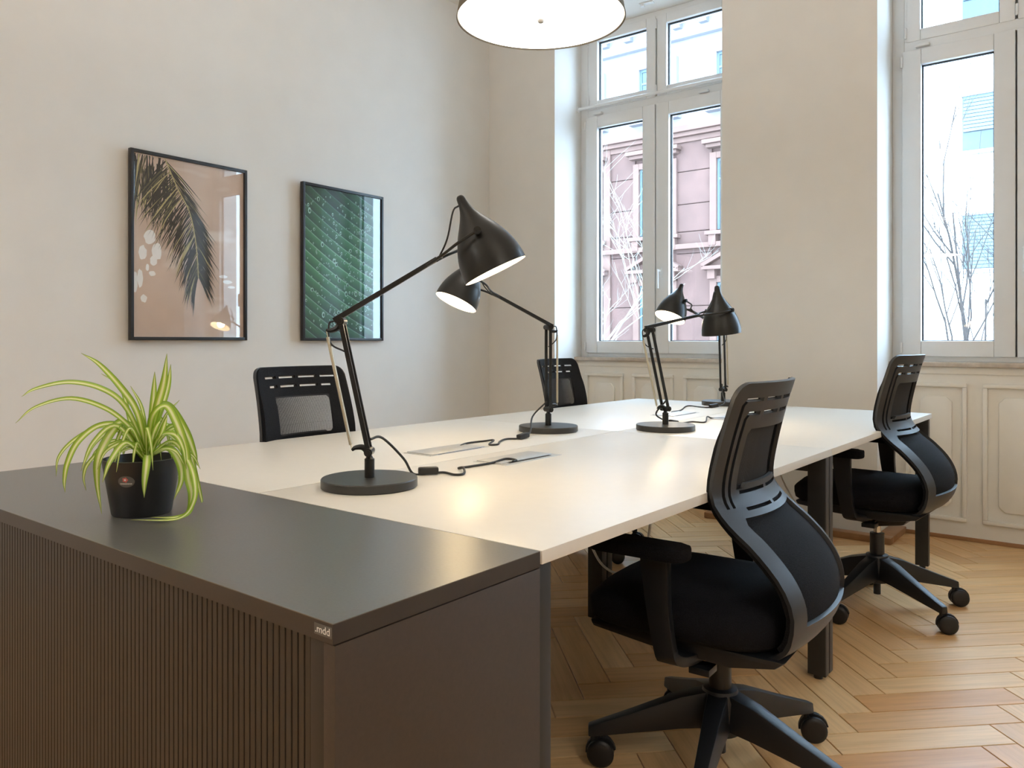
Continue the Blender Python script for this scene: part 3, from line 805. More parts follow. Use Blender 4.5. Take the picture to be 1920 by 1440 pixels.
# ---- desk lamps
def desk_lamp(loc, az, j2x, px, pitch, label, cord_pts, switch_at, j2z=None):
    """local +x is the reach direction; lower joint, upper joint and shade pivot lie in the xz plane"""
    t = thing('desk_lamp', loc, az, label, 'desk lamp', 'black balanced-arm desk lamps')
    MB().lathe([(.0, 0), (.111, 0), (.1135, .002), (.1135, .0195), (.112, .022), (0, .022)], 64).build('base', 'lampbase', t, smooth=30)
    MB().lathe([(.0, .022), (.012, .022), (.012, .066), (.009, .068), (.006, .074), (0, .075)], 20).build('stem', 'lampblack', t, smooth=30)
    L1, L2 = .3165, .385
    J1 = Vector((0, 0, .083)); J2 = Vector((j2x, 0, .083 + math.sqrt(L1 ** 2 - j2x ** 2)))
    PV = Vector((px, 0, J2.z + math.sqrt(max(.0004, L2 ** 2 - (px - j2x) ** 2))))
    d1 = (J2 - J1).normalized(); d2 = (PV - J2).normalized()
    nx = Vector((d1.z, 0, -d1.x))           # forward normal of the lower arm
    bw = -1                                  # springs sit on the back side
    lo = MB()
    for s in (-1, 1): lo.frustum_bar(J1 + Vector((0, s * .0165, 0)), J2 + Vector((0, s * .0165, 0)), .006, .011, .006, .011, up=(1, 0, 0))
    lo.build('lower_arm', 'lampblack', t, bevel=.001)
    def hook(J, sgn, nm):
        """curved bracket that carries the spring end"""
        m = MB(); e = J - nx * .040 + d1 * (.012 * sgn)
        P = spline([J + d1 * (.018 * -sgn) * .4, J - nx * .012 + d1 * .012 * -sgn * -1, J - nx * .030 + d1 * (.016 * sgn), e], 4)
        m.tube(P, [.009, .009, .0085, .008, .0075, .007, .0065, .006, .0055, .005, .0045, .004, .0035][:len(P)], 8)
        m.tube([J - Vector((0, .0225, 0)), J + Vector((0, .0225, 0))], .010, 16)
        m.tube([J - Vector((0, .025, 0)), J + Vector((0, .025, 0))], .006, 12)
        m.build(nm, 'lampblack', t, smooth=40); return P[-1]
    e1 = hook(J1, 1, 'lower_bracket'); e2 = hook(J2, -1, 'upper_bracket')
    MB().frustum_bar(J1 - Vector((0, 0, .018)), J1, .016, .016, .016, .016).build('swivel', 'lampblack', t, bevel=.003)
    sp = MB(); a, b = e1.lerp(e2, .045), e1.lerp(e2, .94)
    sp.tube([a, b], .0038, 10); nco = 90
    for k in range(nco): sp.tube([a.lerp(b, (k + .2) / nco), a.lerp(b, (k + .55) / nco)], .0045, 8, caps=False)
    sp.build('spring', 'spring', t, smooth=60)
    MB().tube([e1, a], .0011, 6).tube([b, e2], .0011, 6).build('spring_hook', 'spring', t)
    # upper arm: double rod that forks round the shade
    FK = J2.lerp(PV, .70); ua = MB()
    ua.frustum_bar(J2 - d2 * .022 + Vector((0, 0, .014)), FK + Vector((0, 0, .004)), .010, .013, .009, .011)
    ua.build('upper_arm', 'lampblack', t, bevel=.0015)
    sd = Vector((math.sin(pitch), 0, -math.cos(pitch)))       # shade axis, tip to mouth
    RP = .062
    fk = MB()
    for s in (-1, 1):
        Q = spline([FK - d2 * .03 + Vector((0, s * .003, .003)), FK + d2 * .02 + Vector((0, s * .022, .002)), PV - d2 * .05 + Vector((0, s * (RP + .004), 0)), PV + Vector((0, s * (RP + .006), 0))], 5)
        fk.tube(Q, .0038, 8)
    fk.tube([FK + d2 * .012 + Vector((0, -.017, .002)), FK + d2 * .012 + Vector((0, .017, .002))], .003, 6)
    f = fk.build('shade_fork', 'lampblack', t, smooth=50)
    for s in (-1, 1):
        kn = MB(); kn.tube([PV + Vector((0, s * (RP - .004), 0)), PV + Vector((0, s * (RP + .011), 0))], .009, 16); kn.tube([PV + Vector((0, s * (RP + .010), 0)), PV + Vector((0, s * (RP + .0125), 0))], .0055, 12)
        kn.build('pivot_knob', 'lampblack', f, smooth=40)
    # teardrop shade, tip at -0.1 and mouth at +0.1 along the axis
    rot = Vector((0, 0, 1)).rotation_difference(sd).to_matrix().to_4x4(); mt = Matrix.Translation(PV) @ rot @ Matrix.Scale(.965, 4)
    prof = [(0, -.1065), (.006, -.1055), (.0098, -.101), (.0112, -.094), (.0125, -.083), (.0168, -.068), (.0255, -.050), (.0375, -.031), (.050, -.012), (.0605, .008), (.0695, .028), (.0765, .050), (.0808, .072), (.0825, .090), (.0825, .100)]
    P3 = [tuple(v) for v in spline([(r, 0, z) for r, z in prof], 2)]
    MB().lathe([(max(0, r), z) for r, _, z in P3] + [(.0812, .100)], 48, mat=mt).build('shade', 'lampblack', t, smooth=60)
    MB().lathe([(.0812, .0998), (.0810, .090), (.079, .070), (.0745, .048), (.067, .026), (.058, .006), (.047, -.014), (.034, -.032), (.015, -.045), (0, -.048)], 48, mat=mt).build('reflector', 'lampwhite', t, smooth=60)
    MB().lathe([(0, -.02), (.012, -.018), (.02, 0), (.029, .024), (.030, .036), (.022, .052), (.010, .059), (0, .060)], 24, mat=mt).build('bulb', 'bulb', t, smooth=60)
    ld = bpy.data.lights.new('bulb_light', 'POINT'); ld.energy = DESK_LAMP; ld.color = (1, .76, .45); ld.shadow_soft_size = .03
    lo_ = bpy.data.objects.new('bulb_light', ld); COL.objects.link(lo_); lo_.parent = t; lo_.location = mt @ Vector((0, 0, .078))
    # short cable loops at the elbow and at the head
    MB().tube(spline([J2 - d2 * .02 + Vector((0, 0, .012)), J2 - nx * .032 + d1 * .0 + Vector((0, .006, 0)), J2 - nx * .036 - d1 * .045, J2 - nx * .012 - d1 * .068, J2 - d1 * .075], 6), .0022, 6).build('elbow_cable', 'cord', t, smooth=60)
    TP = PV - sd * .075
    MB().tube(spline([FK + d2 * .0 + Vector((0, -.005, -.003)), FK + d2 * .03 + Vector((0, -.03, .03)), FK.lerp(TP, .6) + Vector((0, -.02, .035)), TP + Vector((-.014 if pitch > 0 else 0, 0, 0))], 6), .0022, 6).build('head_cable', 'cord', t, smooth=60)
    # mains cord, given in room coordinates
    inv = (Matrix.Translation(loc) @ Matrix.Rotation(az, 4, 'Z')).inverted()
    C = [inv @ Vector(p) for p in cord_pts]
    C = [J1 + d1 * .03 + Vector((.008, 0, 0))] + C
    cd = MB().tube(spline(C, 7), .0032, 8).build('mains_cord', 'cord', t, smooth=60)
    q = C[switch_at + 1]; dr = (C[switch_at + 2] - C[switch_at]).normalized()
    MB().frustum_bar(q - dr * .026 + Vector((0, 0, .007)), q + dr * .026 + Vector((0, 0, .007)), .021, .019, .021, .019).build('switch', 'cord', cd, bevel=.005, smooth=40)
    return t
zc = DZ + .004
desk_lamp((-1.431, 1.261, DZ), R(39.5), -.066, .258, R(26), 'large black desk lamp closest to the plant, shade tilted to the right',
          [(-1.44, 1.31, .85), (-1.45, 1.39, .79), (-1.463, 1.437, zc), (-1.436, 1.465, zc), (-1.415, 1.500, zc), (-1.37, 1.492, zc), (-1.362, 1.52, zc), (-1.40, 1.56, zc + .006), (-1.43, 1.575, zc), (-1.425, 1.62, zc), (-1.42, 1.70, zc), (-1.42, 1.765, zc + .004), (-1.398, 1.785, zc), (-1.39, 1.76, zc)], 3)
desk_lamp((-1.777, 2.470, DZ), R(246), .0, .344, R(27), 'black desk lamp whose lit shade points left toward the far wall chair',
          [(-1.80, 2.40, .80), (-1.72, 2.28, .76), (-1.70, 2.21, zc), (-1.727, 2.151, zc), (-1.70, 2.08, zc), (-1.66, 2.02, zc), (-1.68, 2.0, zc), (-1.71, 2.06, zc + .006), (-1.75, 2.06, zc), (-1.76, 1.99, zc), (-1.74, 1.93, zc), (-1.738, 1.92, DZ - .004)], 2)
desk_lamp((-1.440, 2.783, DZ), R(70), -.082, .294, R(8), 'black desk lamp in the middle, dark shade facing away with its opening unseen',
          [(-1.49, 2.80, .80), (-1.50, 2.88, .768), (-1.500, 2.97, zc), (-1.488, 3.03, zc), (-1.48, 3.10, zc), (-1.43, 3.12, zc), (-1.47, 3.23, zc + .012), (-1.48, 3.30, zc), (-1.44, 3.32, zc), (-1.40, 3.33, zc)], 2)
desk_lamp((-1.763, 4.077, DZ), R(253), .012, .365, R(27), 'black desk lamp farthest back by the pillar, lit shade seen through the next arm',
          [(-1.74, 4.02, .80), (-1.70, 3.95, .76), (-1.72, 3.86, zc), (-1.77, 3.82, zc), (-1.85, 3.86, zc), (-1.85, 3.80, zc), (-1.77, 3.58, zc), (-1.76, 3.47, zc), (-1.752, 3.44, DZ - .004)], 2)

# ---- pendant
def pendant(loc, drop, label, power, disc='diffuser'):
    t = thing('pendant_lamp', loc, 0, label, 'pendant lamp')
    rb, rt, h = .2835, .222, .30
    MB().lathe([(rb - .003, .0), (rb, 0), (rt, h), (rt - .003, h), (rb - .0032, .004)], 96).build('shade', 'shade_taupe', t, smooth=40)
    MB().lathe([(rb - .006, .004), (rb - .006, .009), (0, .009), (0, .004), (rb - .006, .004)], 96).build('diffuser', disc, t, smooth=40)
    MB().lathe([(0, -.012), (.008, -.0115), (.0125, -.006), (.0125, .004), (0, .004)], 24).build('finial', 'alu', t, smooth=40)
    st = MB(); st.tube([(0, 0, .009), (0, 0, h + .02)], .006, 10)
    for k in range(3):
        a = 2 * PI * k / 3; st.tube([(0, 0, h - .02), (rt * math.cos(a), rt * math.sin(a), h - .02)], .003, 6)
    st.build('spider', 'alu', t, smooth=40)
    MB().tube([(0, 0, h + .02), (0, 0, drop - .03)], .004, 8).build('cable', 'white_cable', t, smooth=40)
    MB().lathe([(0, drop), (.055, drop), (.05, drop - .03), (.01, drop - .04), (0, drop - .04)], 32).build('canopy', 'upvc', t, smooth=40)
    MB().lathe([(0, .12), (.02, .125), (.032, .15), (.03, .18), (.014, .21), (0, .212)], 20).build('bulb', 'bulb', t, smooth=60)
    ld = bpy.data.lights.new('pendant_bulb_light', 'POINT'); ld.energy = power; ld.color = (1, .96, .92); ld.shadow_soft_size = .06
    o = bpy.data.objects.new('pendant_bulb_light', ld); COL.objects.link(o); o.parent = t; o.location = (0, 0, .27)
ZP = 2.168
pendant((-1.57, 2.139, ZP), ZC - ZP, 'large round pendant lamp with taupe shade and glowing white diffuser above the desks', PENDANT_UP * .3)
pendant((1.3, .2, ZP), ZC - ZP, 'added unseen fill lamp, a round taupe pendant right of the viewpoint', PENDANT_UP * .75, 'diffuser_fill')  # added out of view to brighten the room
pendant((-2.0, -1.2, ZP), ZC - ZP, 'added unseen fill lamp, a round taupe pendant behind the dark cabinet', PENDANT_UP * .75, 'diffuser_fill')  # second added pendant, unseen, also room fill

# ---- spider plant
LEAVES = [
    (0.0029, [(0.006, 0.005, 0.13), (0.0, -0.01, 0.203), (-0.014, -0.032, 0.249), (-0.046, -0.062, 0.299), (-0.076, -0.085, 0.322)]),
    (0.0027, [(0.006, 0.005, 0.13), (-0.044, -0.014, 0.215), (-0.1, -0.038, 0.25), (-0.169, -0.072, 0.261), (-0.223, -0.113, 0.247), (-0.246, -0.131, 0.23)]),
    (0.0022, [(0.006, 0.005, 0.123), (0.0, -0.021, 0.171), (-0.023, -0.059, 0.212), (-0.061, -0.11, 0.234), (-0.114, -0.154, 0.217), (-0.145, -0.178, 0.185)]),
    (0.0027, [(0.009, 0.007, 0.13), (0.0, 0.021, 0.2), (-0.01, 0.03, 0.243), (-0.009, 0.031, 0.283)]),
    (0.0034, [(0.009, 0.007, 0.13), (0.033, 0.013, 0.21), (0.054, 0.017, 0.264), (0.059, 0.021, 0.321)]),
    (0.0027, [(0.009, 0.007, 0.13), (0.008, 0.033, 0.2), (0.003, 0.053, 0.253), (0.007, 0.057, 0.298)]),
    (0.0039, [(0.012, 0.009, 0.13), (0.02, 0.024, 0.205), (0.03, 0.04, 0.213), (0.05, 0.064, 0.164), (0.063, 0.076, 0.12), (0.069, 0.08, 0.091)]),
    (0.0036, [(0.01, 0.008, 0.13), (0.029, 0.007, 0.196), (0.061, 0.017, 0.218), (0.09, 0.023, 0.188), (0.115, 0.028, 0.137), (0.132, 0.025, 0.083), (0.145, 0.025, 0.05), (0.14, 0.021, 0.016), (0.118, 0.004, 0.006), (0.083, -0.024, 0.006)]),
    (0.003, [(0.009, 0.007, 0.114), (0.048, -0.013, 0.122), (0.082, -0.032, 0.108), (0.090, -0.040, 0.076), (0.085, -0.038, 0.046)]),
    (0.0027, [(0.0, 0.0, 0.123), (-0.02, -0.026, 0.174), (-0.051, -0.06, 0.178), (-0.076, -0.09, 0.147), (-0.086, -0.106, 0.106), (-0.091, -0.11, 0.071), (-0.09, -0.109, 0.046)]),
    (0.002, [(0.0, 0.0, 0.123), (-0.047, -0.016, 0.164), (-0.1, -0.038, 0.17), (-0.157, -0.063, 0.142), (-0.185, -0.083, 0.105), (-0.19, -0.086, 0.064)]),
    (0.0016, [(-0.002, -0.002, 0.116), (-0.009, -0.024, 0.146), (-0.03, -0.056, 0.137), (-0.044, -0.084, 0.107), (-0.05, -0.091, 0.08), (-0.046, -0.088, 0.052)]),
    (0.0036, [(0.0, 0.0, 0.13), (-0.012, -0.03, 0.184), (-0.012, -0.052, 0.17), (-0.009, -0.080, 0.123), (-0.013, -0.082, 0.074), (-0.002, -0.078, 0.01)]),
    (0.0022, [(0.015, 0.011, 0.123), (0.022, 0.037, 0.157), (0.026, 0.062, 0.166), (0.028, 0.084, 0.127), (0.029, 0.099, 0.07), (0.039, 0.107, 0.014), (0.029, 0.112, 0.006)]),
    (0.0014, [(0.017, 0.014, 0.116), (0.061, 0.028, 0.139), (0.107, 0.047, 0.12), (0.12, 0.057, 0.092)]),
    (0.0029, [(0.015, 0.011, 0.123), (0.015, 0.037, 0.156), (0.014, 0.062, 0.169), (0.024, 0.082, 0.123), (0.031, 0.088, 0.094)]),
    (0.0034, [(0.015, 0.011, 0.116), (0.066, 0.021, 0.133), (0.105, 0.022, 0.109), (0.119, 0.018, 0.076), (0.108, 0.009, 0.038)]),
    (0.0023, [(0.013, 0.01, 0.116), (0.068, 0.024, 0.147), (0.113, 0.029, 0.123), (0.149, 0.027, 0.085), (0.166, 0.017, 0.041), (0.142, -0.002, 0.008), (0.075, -0.059, 0.006)]),
    (0.0018, [(0.003, 0.003, 0.123), (-0.059, 0.008, 0.169), (-0.114, 0.012, 0.247), (-0.147, -0.014, 0.277)]),
    (0.0014, [(0.009, 0.007, 0.13), (-0.031, 0.016, 0.206), (-0.058, 0.005, 0.253)]),
    (0.0018, [(0.0, 0.0, 0.116), (-0.05, -0.004, 0.137), (-0.107, -0.014, 0.137), (-0.145, -0.026, 0.113), (-0.157, -0.035, 0.083)]),
    (0.0025, [(0.017, 0.014, 0.13), (0.07, 0.005, 0.17), (0.088, 0.006, 0.199)]),
    (0.0011, [(0.015, 0.011, 0.13), (-0.002, 0.05, 0.191), (0.012, 0.073, 0.223)]),
    (0.0018, [(0.009, 0.007, 0.116), (0.013, -0.02, 0.14), (0.015, -0.049, 0.147), (0.006, -0.075, 0.131), (-0.005, -0.085, 0.097)]),
    (0.0029, [(0.007, 0.006, 0.123), (-0.015, 0.008, 0.175), (-0.022, 0.008, 0.205)]),
    (0.0025, [(0.015, 0.011, 0.119), (0.052, 0.01, 0.158), (0.097, 0.016, 0.164), (0.122, 0.02, 0.138), (0.127, 0.024, 0.097)]),
    (0.0016, [(0.015, 0.011, 0.116), (0.07, 0.008, 0.135), (0.121, 0.006, 0.133), (0.134, 0.017, 0.105)]),
    (0.0016, [(0.002, 0.001, 0.116), (-0.03, -0.003, 0.128), (-0.061, -0.01, 0.120), (-0.080, -0.021, 0.112)]),
    (0.0022, [(0.01, 0.008, 0.123), (0.051, 0.0, 0.17), (0.069, 0.003, 0.191)]),
    (0.0025, [(0.01, 0.008, 0.11), (-0.02, 0.05, 0.17), (-0.05, 0.10, 0.15), (-0.06, 0.13, 0.09)]),
    (0.0022, [(0.0, 0.008, 0.11), (-0.06, 0.04, 0.16), (-0.11, 0.06, 0.13), (-0.13, 0.07, 0.08)]),
    (0.0024, [(0.01, 0.0, 0.11), (0.04, -0.05, 0.15), (0.05, -0.085, 0.12), (0.05, -0.10, 0.08)]),
]
def leaf_mat():
    k = Nodes('spider_plant_leaf'); uv = k.n('ShaderNodeUVMap').outputs[0]
    sx = k.n('ShaderNodeSeparateXYZ'); k.l(uv, sx.inputs[0])
    a = k.math('ABSOLUTE', k.math('SUBTRACT', sx.outputs[0], .5))
    nz = k.noise(k.mapping(uv, (60, 2, 1)), 1.0, 2)
    a2 = k.math('ADD', a, k.math('MULTIPLY', k.math('SUBTRACT', nz, .5), .10))
    c = k.ramp(a2, [(0, lin((244, 244, 200))), (.12, lin((232, 236, 160))), (.2, lin((182, 204, 76))), (.38, lin((146, 180, 52))), (.5, lin((126, 160, 52)))])
    tip = k.ramp(sx.outputs[1], [(.0, lin((214, 226, 120))), (.25, (1, 1, 1, 1)), (.9, (1, 1, 1, 1)), (1, lin((168, 150, 110)))])
    k.l(k.mix(.75, c, tip, 'MULTIPLY'), k.b.inputs['Base Color'])
    k.b.inputs['Roughness'].default_value = .4
    tl = k.n('ShaderNodeBsdfTranslucent'); k.l(c, tl.inputs[0]); mx = k.n('ShaderNodeMixShader'); mx.inputs[0].default_value = .3
    k.l(k.b.outputs[0], mx.inputs[1]); k.l(tl.outputs[0], mx.inputs[2]); k.l(mx.outputs[0], k.out.inputs[0]); return k.m
M['leaf'] = leaf_mat()
def plant():
    t = thing('potted_spider_plant', (-1.573, .784, DZ), 0, 'striped spider plant in a black pot on the dark cabinet', 'potted plant')
    MB().lathe([(0, .0), (.054, 0), (.056, .003), (.0725, .104), (.0735, .111), (.0705, .112), (.069, .104), (.066, .09), (0, .088)], 56).build('pot', 'pot', t, smooth=40)
    MB().lathe([(0, .099), (.03, .098), (.055, .094), (.0665, .091)], 24).build('soil', 'soil', t, smooth=50)
    # oval maker's sticker, wrapped on the pot wall towards the room
    ca = math.atan2(-.784, 1.573) - R(24)
    def onpot(da, z, off): r = .0563 + (z - .003) * (.0165 / .101) + off; return (r * math.cos(ca + da), r * math.sin(ca + da), z)
    st = MB(); n = 28; st.v.append(onpot(0, .074, .0006))
    for k in range(n): a = 2 * PI * k / n; st.v.append(onpot(.235 * math.cos(a), .074 + .0112 * math.sin(a), .0006))
    for k in range(n): st.face((0, 1 + k, 1 + (k + 1) % n))
    s = st.build('sticker', 'label_grey', t)
    em = MB(); em.v.append(onpot(-.02, .0775, .0009))
    for k in range(20):
        a = 2 * PI * k / 20; q = 1 + .18 * math.cos(5 * a); em.v.append(onpot(-.02 + .075 * q * math.cos(a), .0775 + .0046 * q * math.sin(a), .0009))
    for k in range(20): em.face((0, 1 + k, 1 + (k + 1) % 20))
    em.build('emblem', 'sticker_red', s)
    dm = MB(); dm.v.append(onpot(-.02, .0775, .0012))
    for k in range(12): a = 2 * PI * k / 12; dm.v.append(onpot(-.02 + .03 * math.cos(a), .0775 + .0018 * math.sin(a), .0012))
    for k in range(12): dm.face((0, 1 + k, 1 + (k + 1) % 12))
    dm.build('emblem_centre', 'label_white', s)
    ln = MB()
    for k in range(11):
        a0 = -.17 + k * .031; b = len(ln.v)
        for da, z in ((a0, .0685), (a0 + .021, .0685), (a0 + .021, .0712), (a0, .0712)): ln.v.append(onpot(da, z, .0009))
        ln.face((b, b + 1, b + 2, b + 3))
    ln.build('print', 'alu', s)
    rnd = random.Random(3)
    cols = []
    L2 = list(LEAVES)
    for k in range(12):                      # short young leaves in the crown
        a = rnd.uniform(0, 2 * PI); r = rnd.uniform(.04, .095); h = rnd.uniform(.01, .07)
        L2.append((rnd.uniform(.0012, .0022), [(.008, .006, .10), (r * .5 * math.cos(a), r * .5 * math.sin(a), .125 + h), (r * math.cos(a), r * math.sin(a), .118 + h * .6), (r * 1.25 * math.cos(a), r * 1.25 * math.sin(a), .095)]))
    for hw, pts in L2:
        hw *= 2.3
        P = spline(pts, 7); n = len(P); m = MB(); uvs = []
        view = Vector((.895, -.446, 0))
        for i, p in enumerate(P):
            p = Vector(p); p.z = max(p.z, .0035)
            tg = (P[min(i + 1, n - 1)] - P[max(i - 1, 0)]).normalized()
            n0 = Vector((0, 0, 1)) * .55 + view * .75
            sd = tg.cross(n0)
            sd = sd.normalized() if sd.length > 1e-4 else Vector((0, 1, 0))
            nr = sd.cross(tg).normalized(); q = i / (n - 1)
            w = hw * (.55 + .45 * math.sin(min(1, q * 2.2) * PI / 2)) * (1 - max(0, (q - .45) / .55) ** 1.8) + .0003
            for a, fx in ((-1, 0), (-.5, .25), (0, .5), (.5, .75), (1, 1)):
                m.v.append(tuple(p + sd * a * w - nr * (w * .35) * (1 - abs(a)))); uvs.append((fx, q))
        for i in range(n - 1):
            for j in range(4): m.face((i * 5 + j, i * 5 + j + 1, i * 5 + 5 + j + 1, i * 5 + 5 + j))
        o = m.build('leaf', 'leaf', t, smooth=70)
        lay = o.data.uv_layers.new(name='UVMap')
        for lp in o.data.loops: lay.data[lp.index].uv = uvs[lp.vertex_index]
plant()

# ---- framed prints on the left wall
def picture(y0, y1, z0, z1, label, draw):
    t = thing('framed_print', (XL + .0095, (y0 + y1) / 2, (z0 + z1) / 2), R(1.5), label, 'picture', 'framed leaf prints')
    hw, hh, fw, dp = (y1 - y0) / 2, (z1 - z0) / 2, .0165, .026
    for n, lo, hi in (('frame_side', (0, -hw, -hh), (dp, -hw + fw, hh)), ('frame_side', (0, hw - fw, -hh), (dp, hw, hh)), ('frame_rail', (0, -hw + fw, hh - fw), (dp, hw - fw, hh)), ('frame_rail', (0, -hw + fw, -hh), (dp, hw - fw, -hh + fw))):
        bx(n, lo, hi, 'frame_black', t, .0015)
    draw(t, hw - fw, hh - fw)
    bx('glazing', (.0165, -hw + fw, -hh + fw), (.018, hw - fw, hh - fw), 'picture_glass', t)
def uvplane(name, hw, hh, x, mat, t):
    m = MB(); m.v = [(x, -hw, -hh), (x, hw, -hh), (x, hw, hh), (x, -hw, hh)]; m.face((0, 1, 2, 3))
    m.box((x - .004, -hw, -hh), (x - .001, hw, hh))
    return m.build(name, mat, t, uv=lambda c: ((c.y + hw) / (2 * hw), (c.z + hh) / (2 * hh)))
def palm_bg():
    k = Nodes('palm_print_paper'); uv = k.n('ShaderNodeUVMap').outputs[0]
    nz = k.noise(k.mapping(uv, (2.2, 3, 1)), 1.0, 3)
    base = k.ramp(nz, [(.3, lin((206, 180, 160))), (.55, lin((220, 194, 174))), (.75, lin((230, 208, 188)))])
    st = k.noise(k.mapping(uv, (1.4, 6.5, 1), (0, 0, R(38))), 1.0, 2)
    col = k.mix(k.ramp(st, [(.56, (0, 0, 0, 1)), (.66, (.55, .55, .55, 1))]), base, lin((246, 238, 228)))
    k.l(col, k.b.inputs['Base Color']); k.b.inputs['Roughness'].default_value = .8; return k.m
M['palm_bg'] = palm_bg()
M['palm_dark'] = plain('palm_print_dark', (52, 48, 40), .8, var=.2)
M['palm_mid'] = plain('palm_print_olive', (104, 96, 68), .8, var=.2)
M['palm_lit'] = plain('palm_print_lit', (196, 182, 128), .8, var=.1)
M['palm_spot'] = plain('palm_print_light_spot', (250, 246, 240), .8, var=.03)
def draw_palm(t, hw, hh):
    pp = uvplane('paper', hw, hh, .012, 'palm_bg', t)
    rnd = random.Random(21); m = MB()
    cnt = [0]
    def clip_add(poly, mi):
        # clip against the paper rectangle (Sutherland-Hodgman)
        for ax, lim, sg in ((0, .004, 1), (0, .996, -1), (1, .004, 1), (1, .996, -1)):
            out = []
            for i in range(len(poly)):
                a, b = poly[i - 1], poly[i]; ia = (a[ax] - lim) * sg >= 0; ib = (b[ax] - lim) * sg >= 0
                if ia != ib:
                    q = (lim - a[ax]) / (b[ax] - a[ax]); out.append((a[0] + (b[0] - a[0]) * q, a[1] + (b[1] - a[1]) * q))
                if ib: out.append(b)
            poly = out
            if len(poly) < 3: return
        b0 = len(m.v); cnt[0] += 1
        for u, v in poly: m.v.append((.01205 + cnt[0] * 2.5e-6, (u * 2 - 1) * hw, (v * 2 - 1) * hh))
        m.face([b0 + i for i in range(len(poly))], mi)
    asp = hh / hw
    def leaflet(p, ang, L, w, mi, bend=0.0):
        c = []; l = []; r = []
        x, y = p; a = ang
        for k in range(5):
            q = k / 4; ww = w * math.sin(PI * (.15 + .85 * q)) if k < 4 else 0
            l.append((x - math.sin(a) * ww, y + math.cos(a) * ww / asp)); r.append((x + math.sin(a) * ww, y - math.cos(a) * ww / asp))
            x += math.cos(a) * L / 4; y += math.sin(a) * L / 4 / asp; a += bend / 4
        clip_add(l + r[::-1], mi)
    for (u, v, a, b) in ((.14, .55, .05, .042), (.20, .475, .042, .05), (.08, .46, .035, .04), (.17, .42, .03, .03), (.06, .32, .024, .05), (.09, .21, .028, .022), (.02, .30, .02, .06), (.16, .35, .03, .015), (.12, .38, .015, .02), (.84, .33, .05, .012), (.88, .30, .04, .008), (.80, .36, .04, .01)):
        clip_add([(u + a * math.cos(q * PI / 7) * rnd.uniform(.85, 1.1), v + b * math.sin(q * PI / 7) * rnd.uniform(.85, 1.1)) for q in range(14)], 3)
    # hanging second frond, upper left
    for k in range(110):
        u = rnd.uniform(-.03, .36); v = 1.08 - u * .35 - rnd.uniform(0, .16)
        leaflet((u, v), R(-96 + rnd.uniform(-10, 14)), rnd.uniform(.26, .52) * (1.0 - u * .4), rnd.uniform(.004, .009), rnd.choices((0, 1, 2), (7, 2, 1.2))[0], rnd.uniform(-.2, .2))
    ra = [tuple(v)[:2] for v in spline([(.25, 1.02, 0), (.37, .85, 0), (.48, .72, 0), (.53, .585, 0), (.553, .465, 0), (.562, .36, 0)], 14)]
    for i in range(3, len(ra)):
        q = i / len(ra)
        for s in (-1, 1):
            for rep in range(2):
                ang = R(-90) + s * R((44 - 26 * q if s < 0 else 46 - 18 * q) + rnd.uniform(-7, 7)); L = (.52 - .16 * q) * rnd.uniform(.72, 1.05) * (1.0 if s < 0 else .84)
                leaflet((ra[i][0], ra[i][1] + rnd.uniform(-.01, .01)), ang, L, rnd.uniform(.0035, .0065), rnd.choices((0, 1, 2), (8, 1.4, 1) if s < 0 else (8, 1, .8))[0], -s * (rnd.uniform(.1, .45) if s < 0 else rnd.uniform(.0, .2)))
    for i in range(len(ra) - 1): leaflet(ra[i], math.atan2((ra[i + 1][1] - ra[i][1]) * asp, ra[i + 1][0] - ra[i][0]), .05, .005, 2)
    m.build('palm_motif', ['palm_dark', 'palm_mid', 'palm_lit', 'palm_spot'], pp)
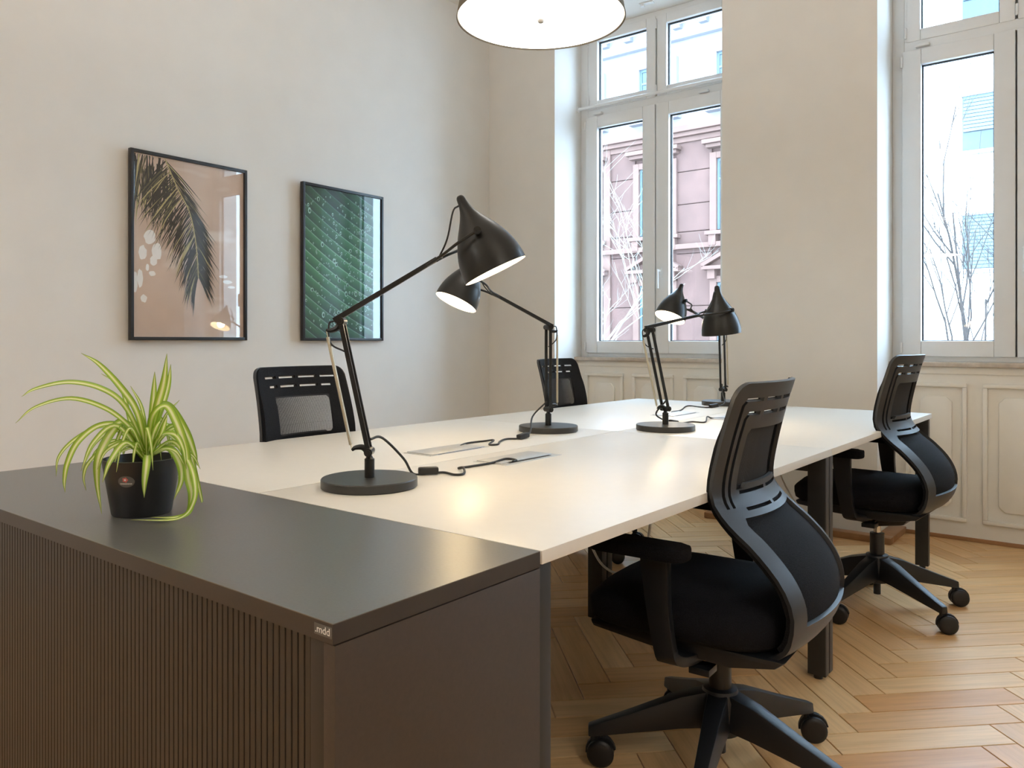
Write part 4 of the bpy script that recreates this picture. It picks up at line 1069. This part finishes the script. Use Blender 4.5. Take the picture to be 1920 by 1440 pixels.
def green_leaf_mat():
    k = Nodes('wet_leaf_print'); uv = k.n('ShaderNodeUVMap').outputs[0]
    sx = k.n('ShaderNodeSeparateXYZ'); k.l(uv, sx.inputs[0]); u, v = sx.outputs[0], sx.outputs[1]
    # curved veins running down to the right
    ph = k.math('ADD', k.math('MULTIPLY', v, 13.5), k.math('ADD', k.math('MULTIPLY', u, 6.2), k.math('MULTIPLY', k.math('MULTIPLY', u, u), -1.6)))
    saw = k.math('FRACT', ph)
    ny = k.noise(uv, 3.5, 3)
    band = k.ramp(saw, [(0, lin((40, 92, 74))), (.45, lin((60, 122, 86))), (.84, lin((84, 150, 108))), (.93, lin((160, 206, 176))), (1, lin((38, 84, 68)))])
    dark = k.ramp(k.math('ADD', k.math('MULTIPLY', k.math('ABSOLUTE', k.math('SUBTRACT', v, .48)), 1.35), k.math('MULTIPLY', k.math('SUBTRACT', ny, .5), .7)), [(.1, (1, 1, 1, 1)), (.55, (.42, .5, .56, 1)), (.75, (.22, .28, .32, 1))])
    col = k.mix(1.0, band, dark, 'MULTIPLY')
    rim = k.ramp(u, [(.86, (0, 0, 0, 1)), (.95, (.8, .8, .8, 1))])
    col = k.mix(rim, col, lin((70, 96, 112)))
    k.l(col, k.b.inputs['Base Color']); k.b.inputs['Roughness'].default_value = .7; return k.m
M['green_leaf'] = green_leaf_mat()
M['drop_light'] = plain('droplet_print_light', (176, 214, 200), .7, var=.1)
M['drop_dark'] = plain('droplet_print_dark', (52, 96, 78), .7, var=.1)
def draw_green(t, hw, hh):
    pp = uvplane('paper', hw, hh, .012, 'green_leaf', t)
    rnd = random.Random(9); m = MB()
    for k in range(380):
        u = rnd.betavariate(1.6, 1.2) * .96 + .02; v = rnd.uniform(.06, .95); r = rnd.choices((.003, .0046, .0072, .0115), (10, 8, 4, 1.4))[0]
        if u > .93: continue
        for (rr, off, mi) in ((r, 0, 0), (r * .62, 1e-5, 1)):
            if mi and r < .004: continue
            b = len(m.v); a0 = rnd.uniform(0, 3); el = rnd.uniform(1, 1.7)
            for q in range(8):
                a = 2 * PI * q / 8; x, y = rr * math.cos(a), rr * el * math.sin(a)
                m.v.append((.0121 + off, (u * 2 - 1) * hw + x + (rr * .2 if mi else 0), (v * 2 - 1) * hh + y - (rr * .25 if mi else 0)))
            m.face([b + q for q in range(8)], mi)
    m.build('droplet_motif', ['drop_light', 'drop_dark'], pp)
picture(1.853, 2.505, 1.091, 2.028, 'black-framed print of a hanging palm frond on beige, left of the green one', draw_palm)
picture(2.863, 3.509, 1.089, 2.025, 'black-framed print of a green leaf covered in water drops', draw_green)
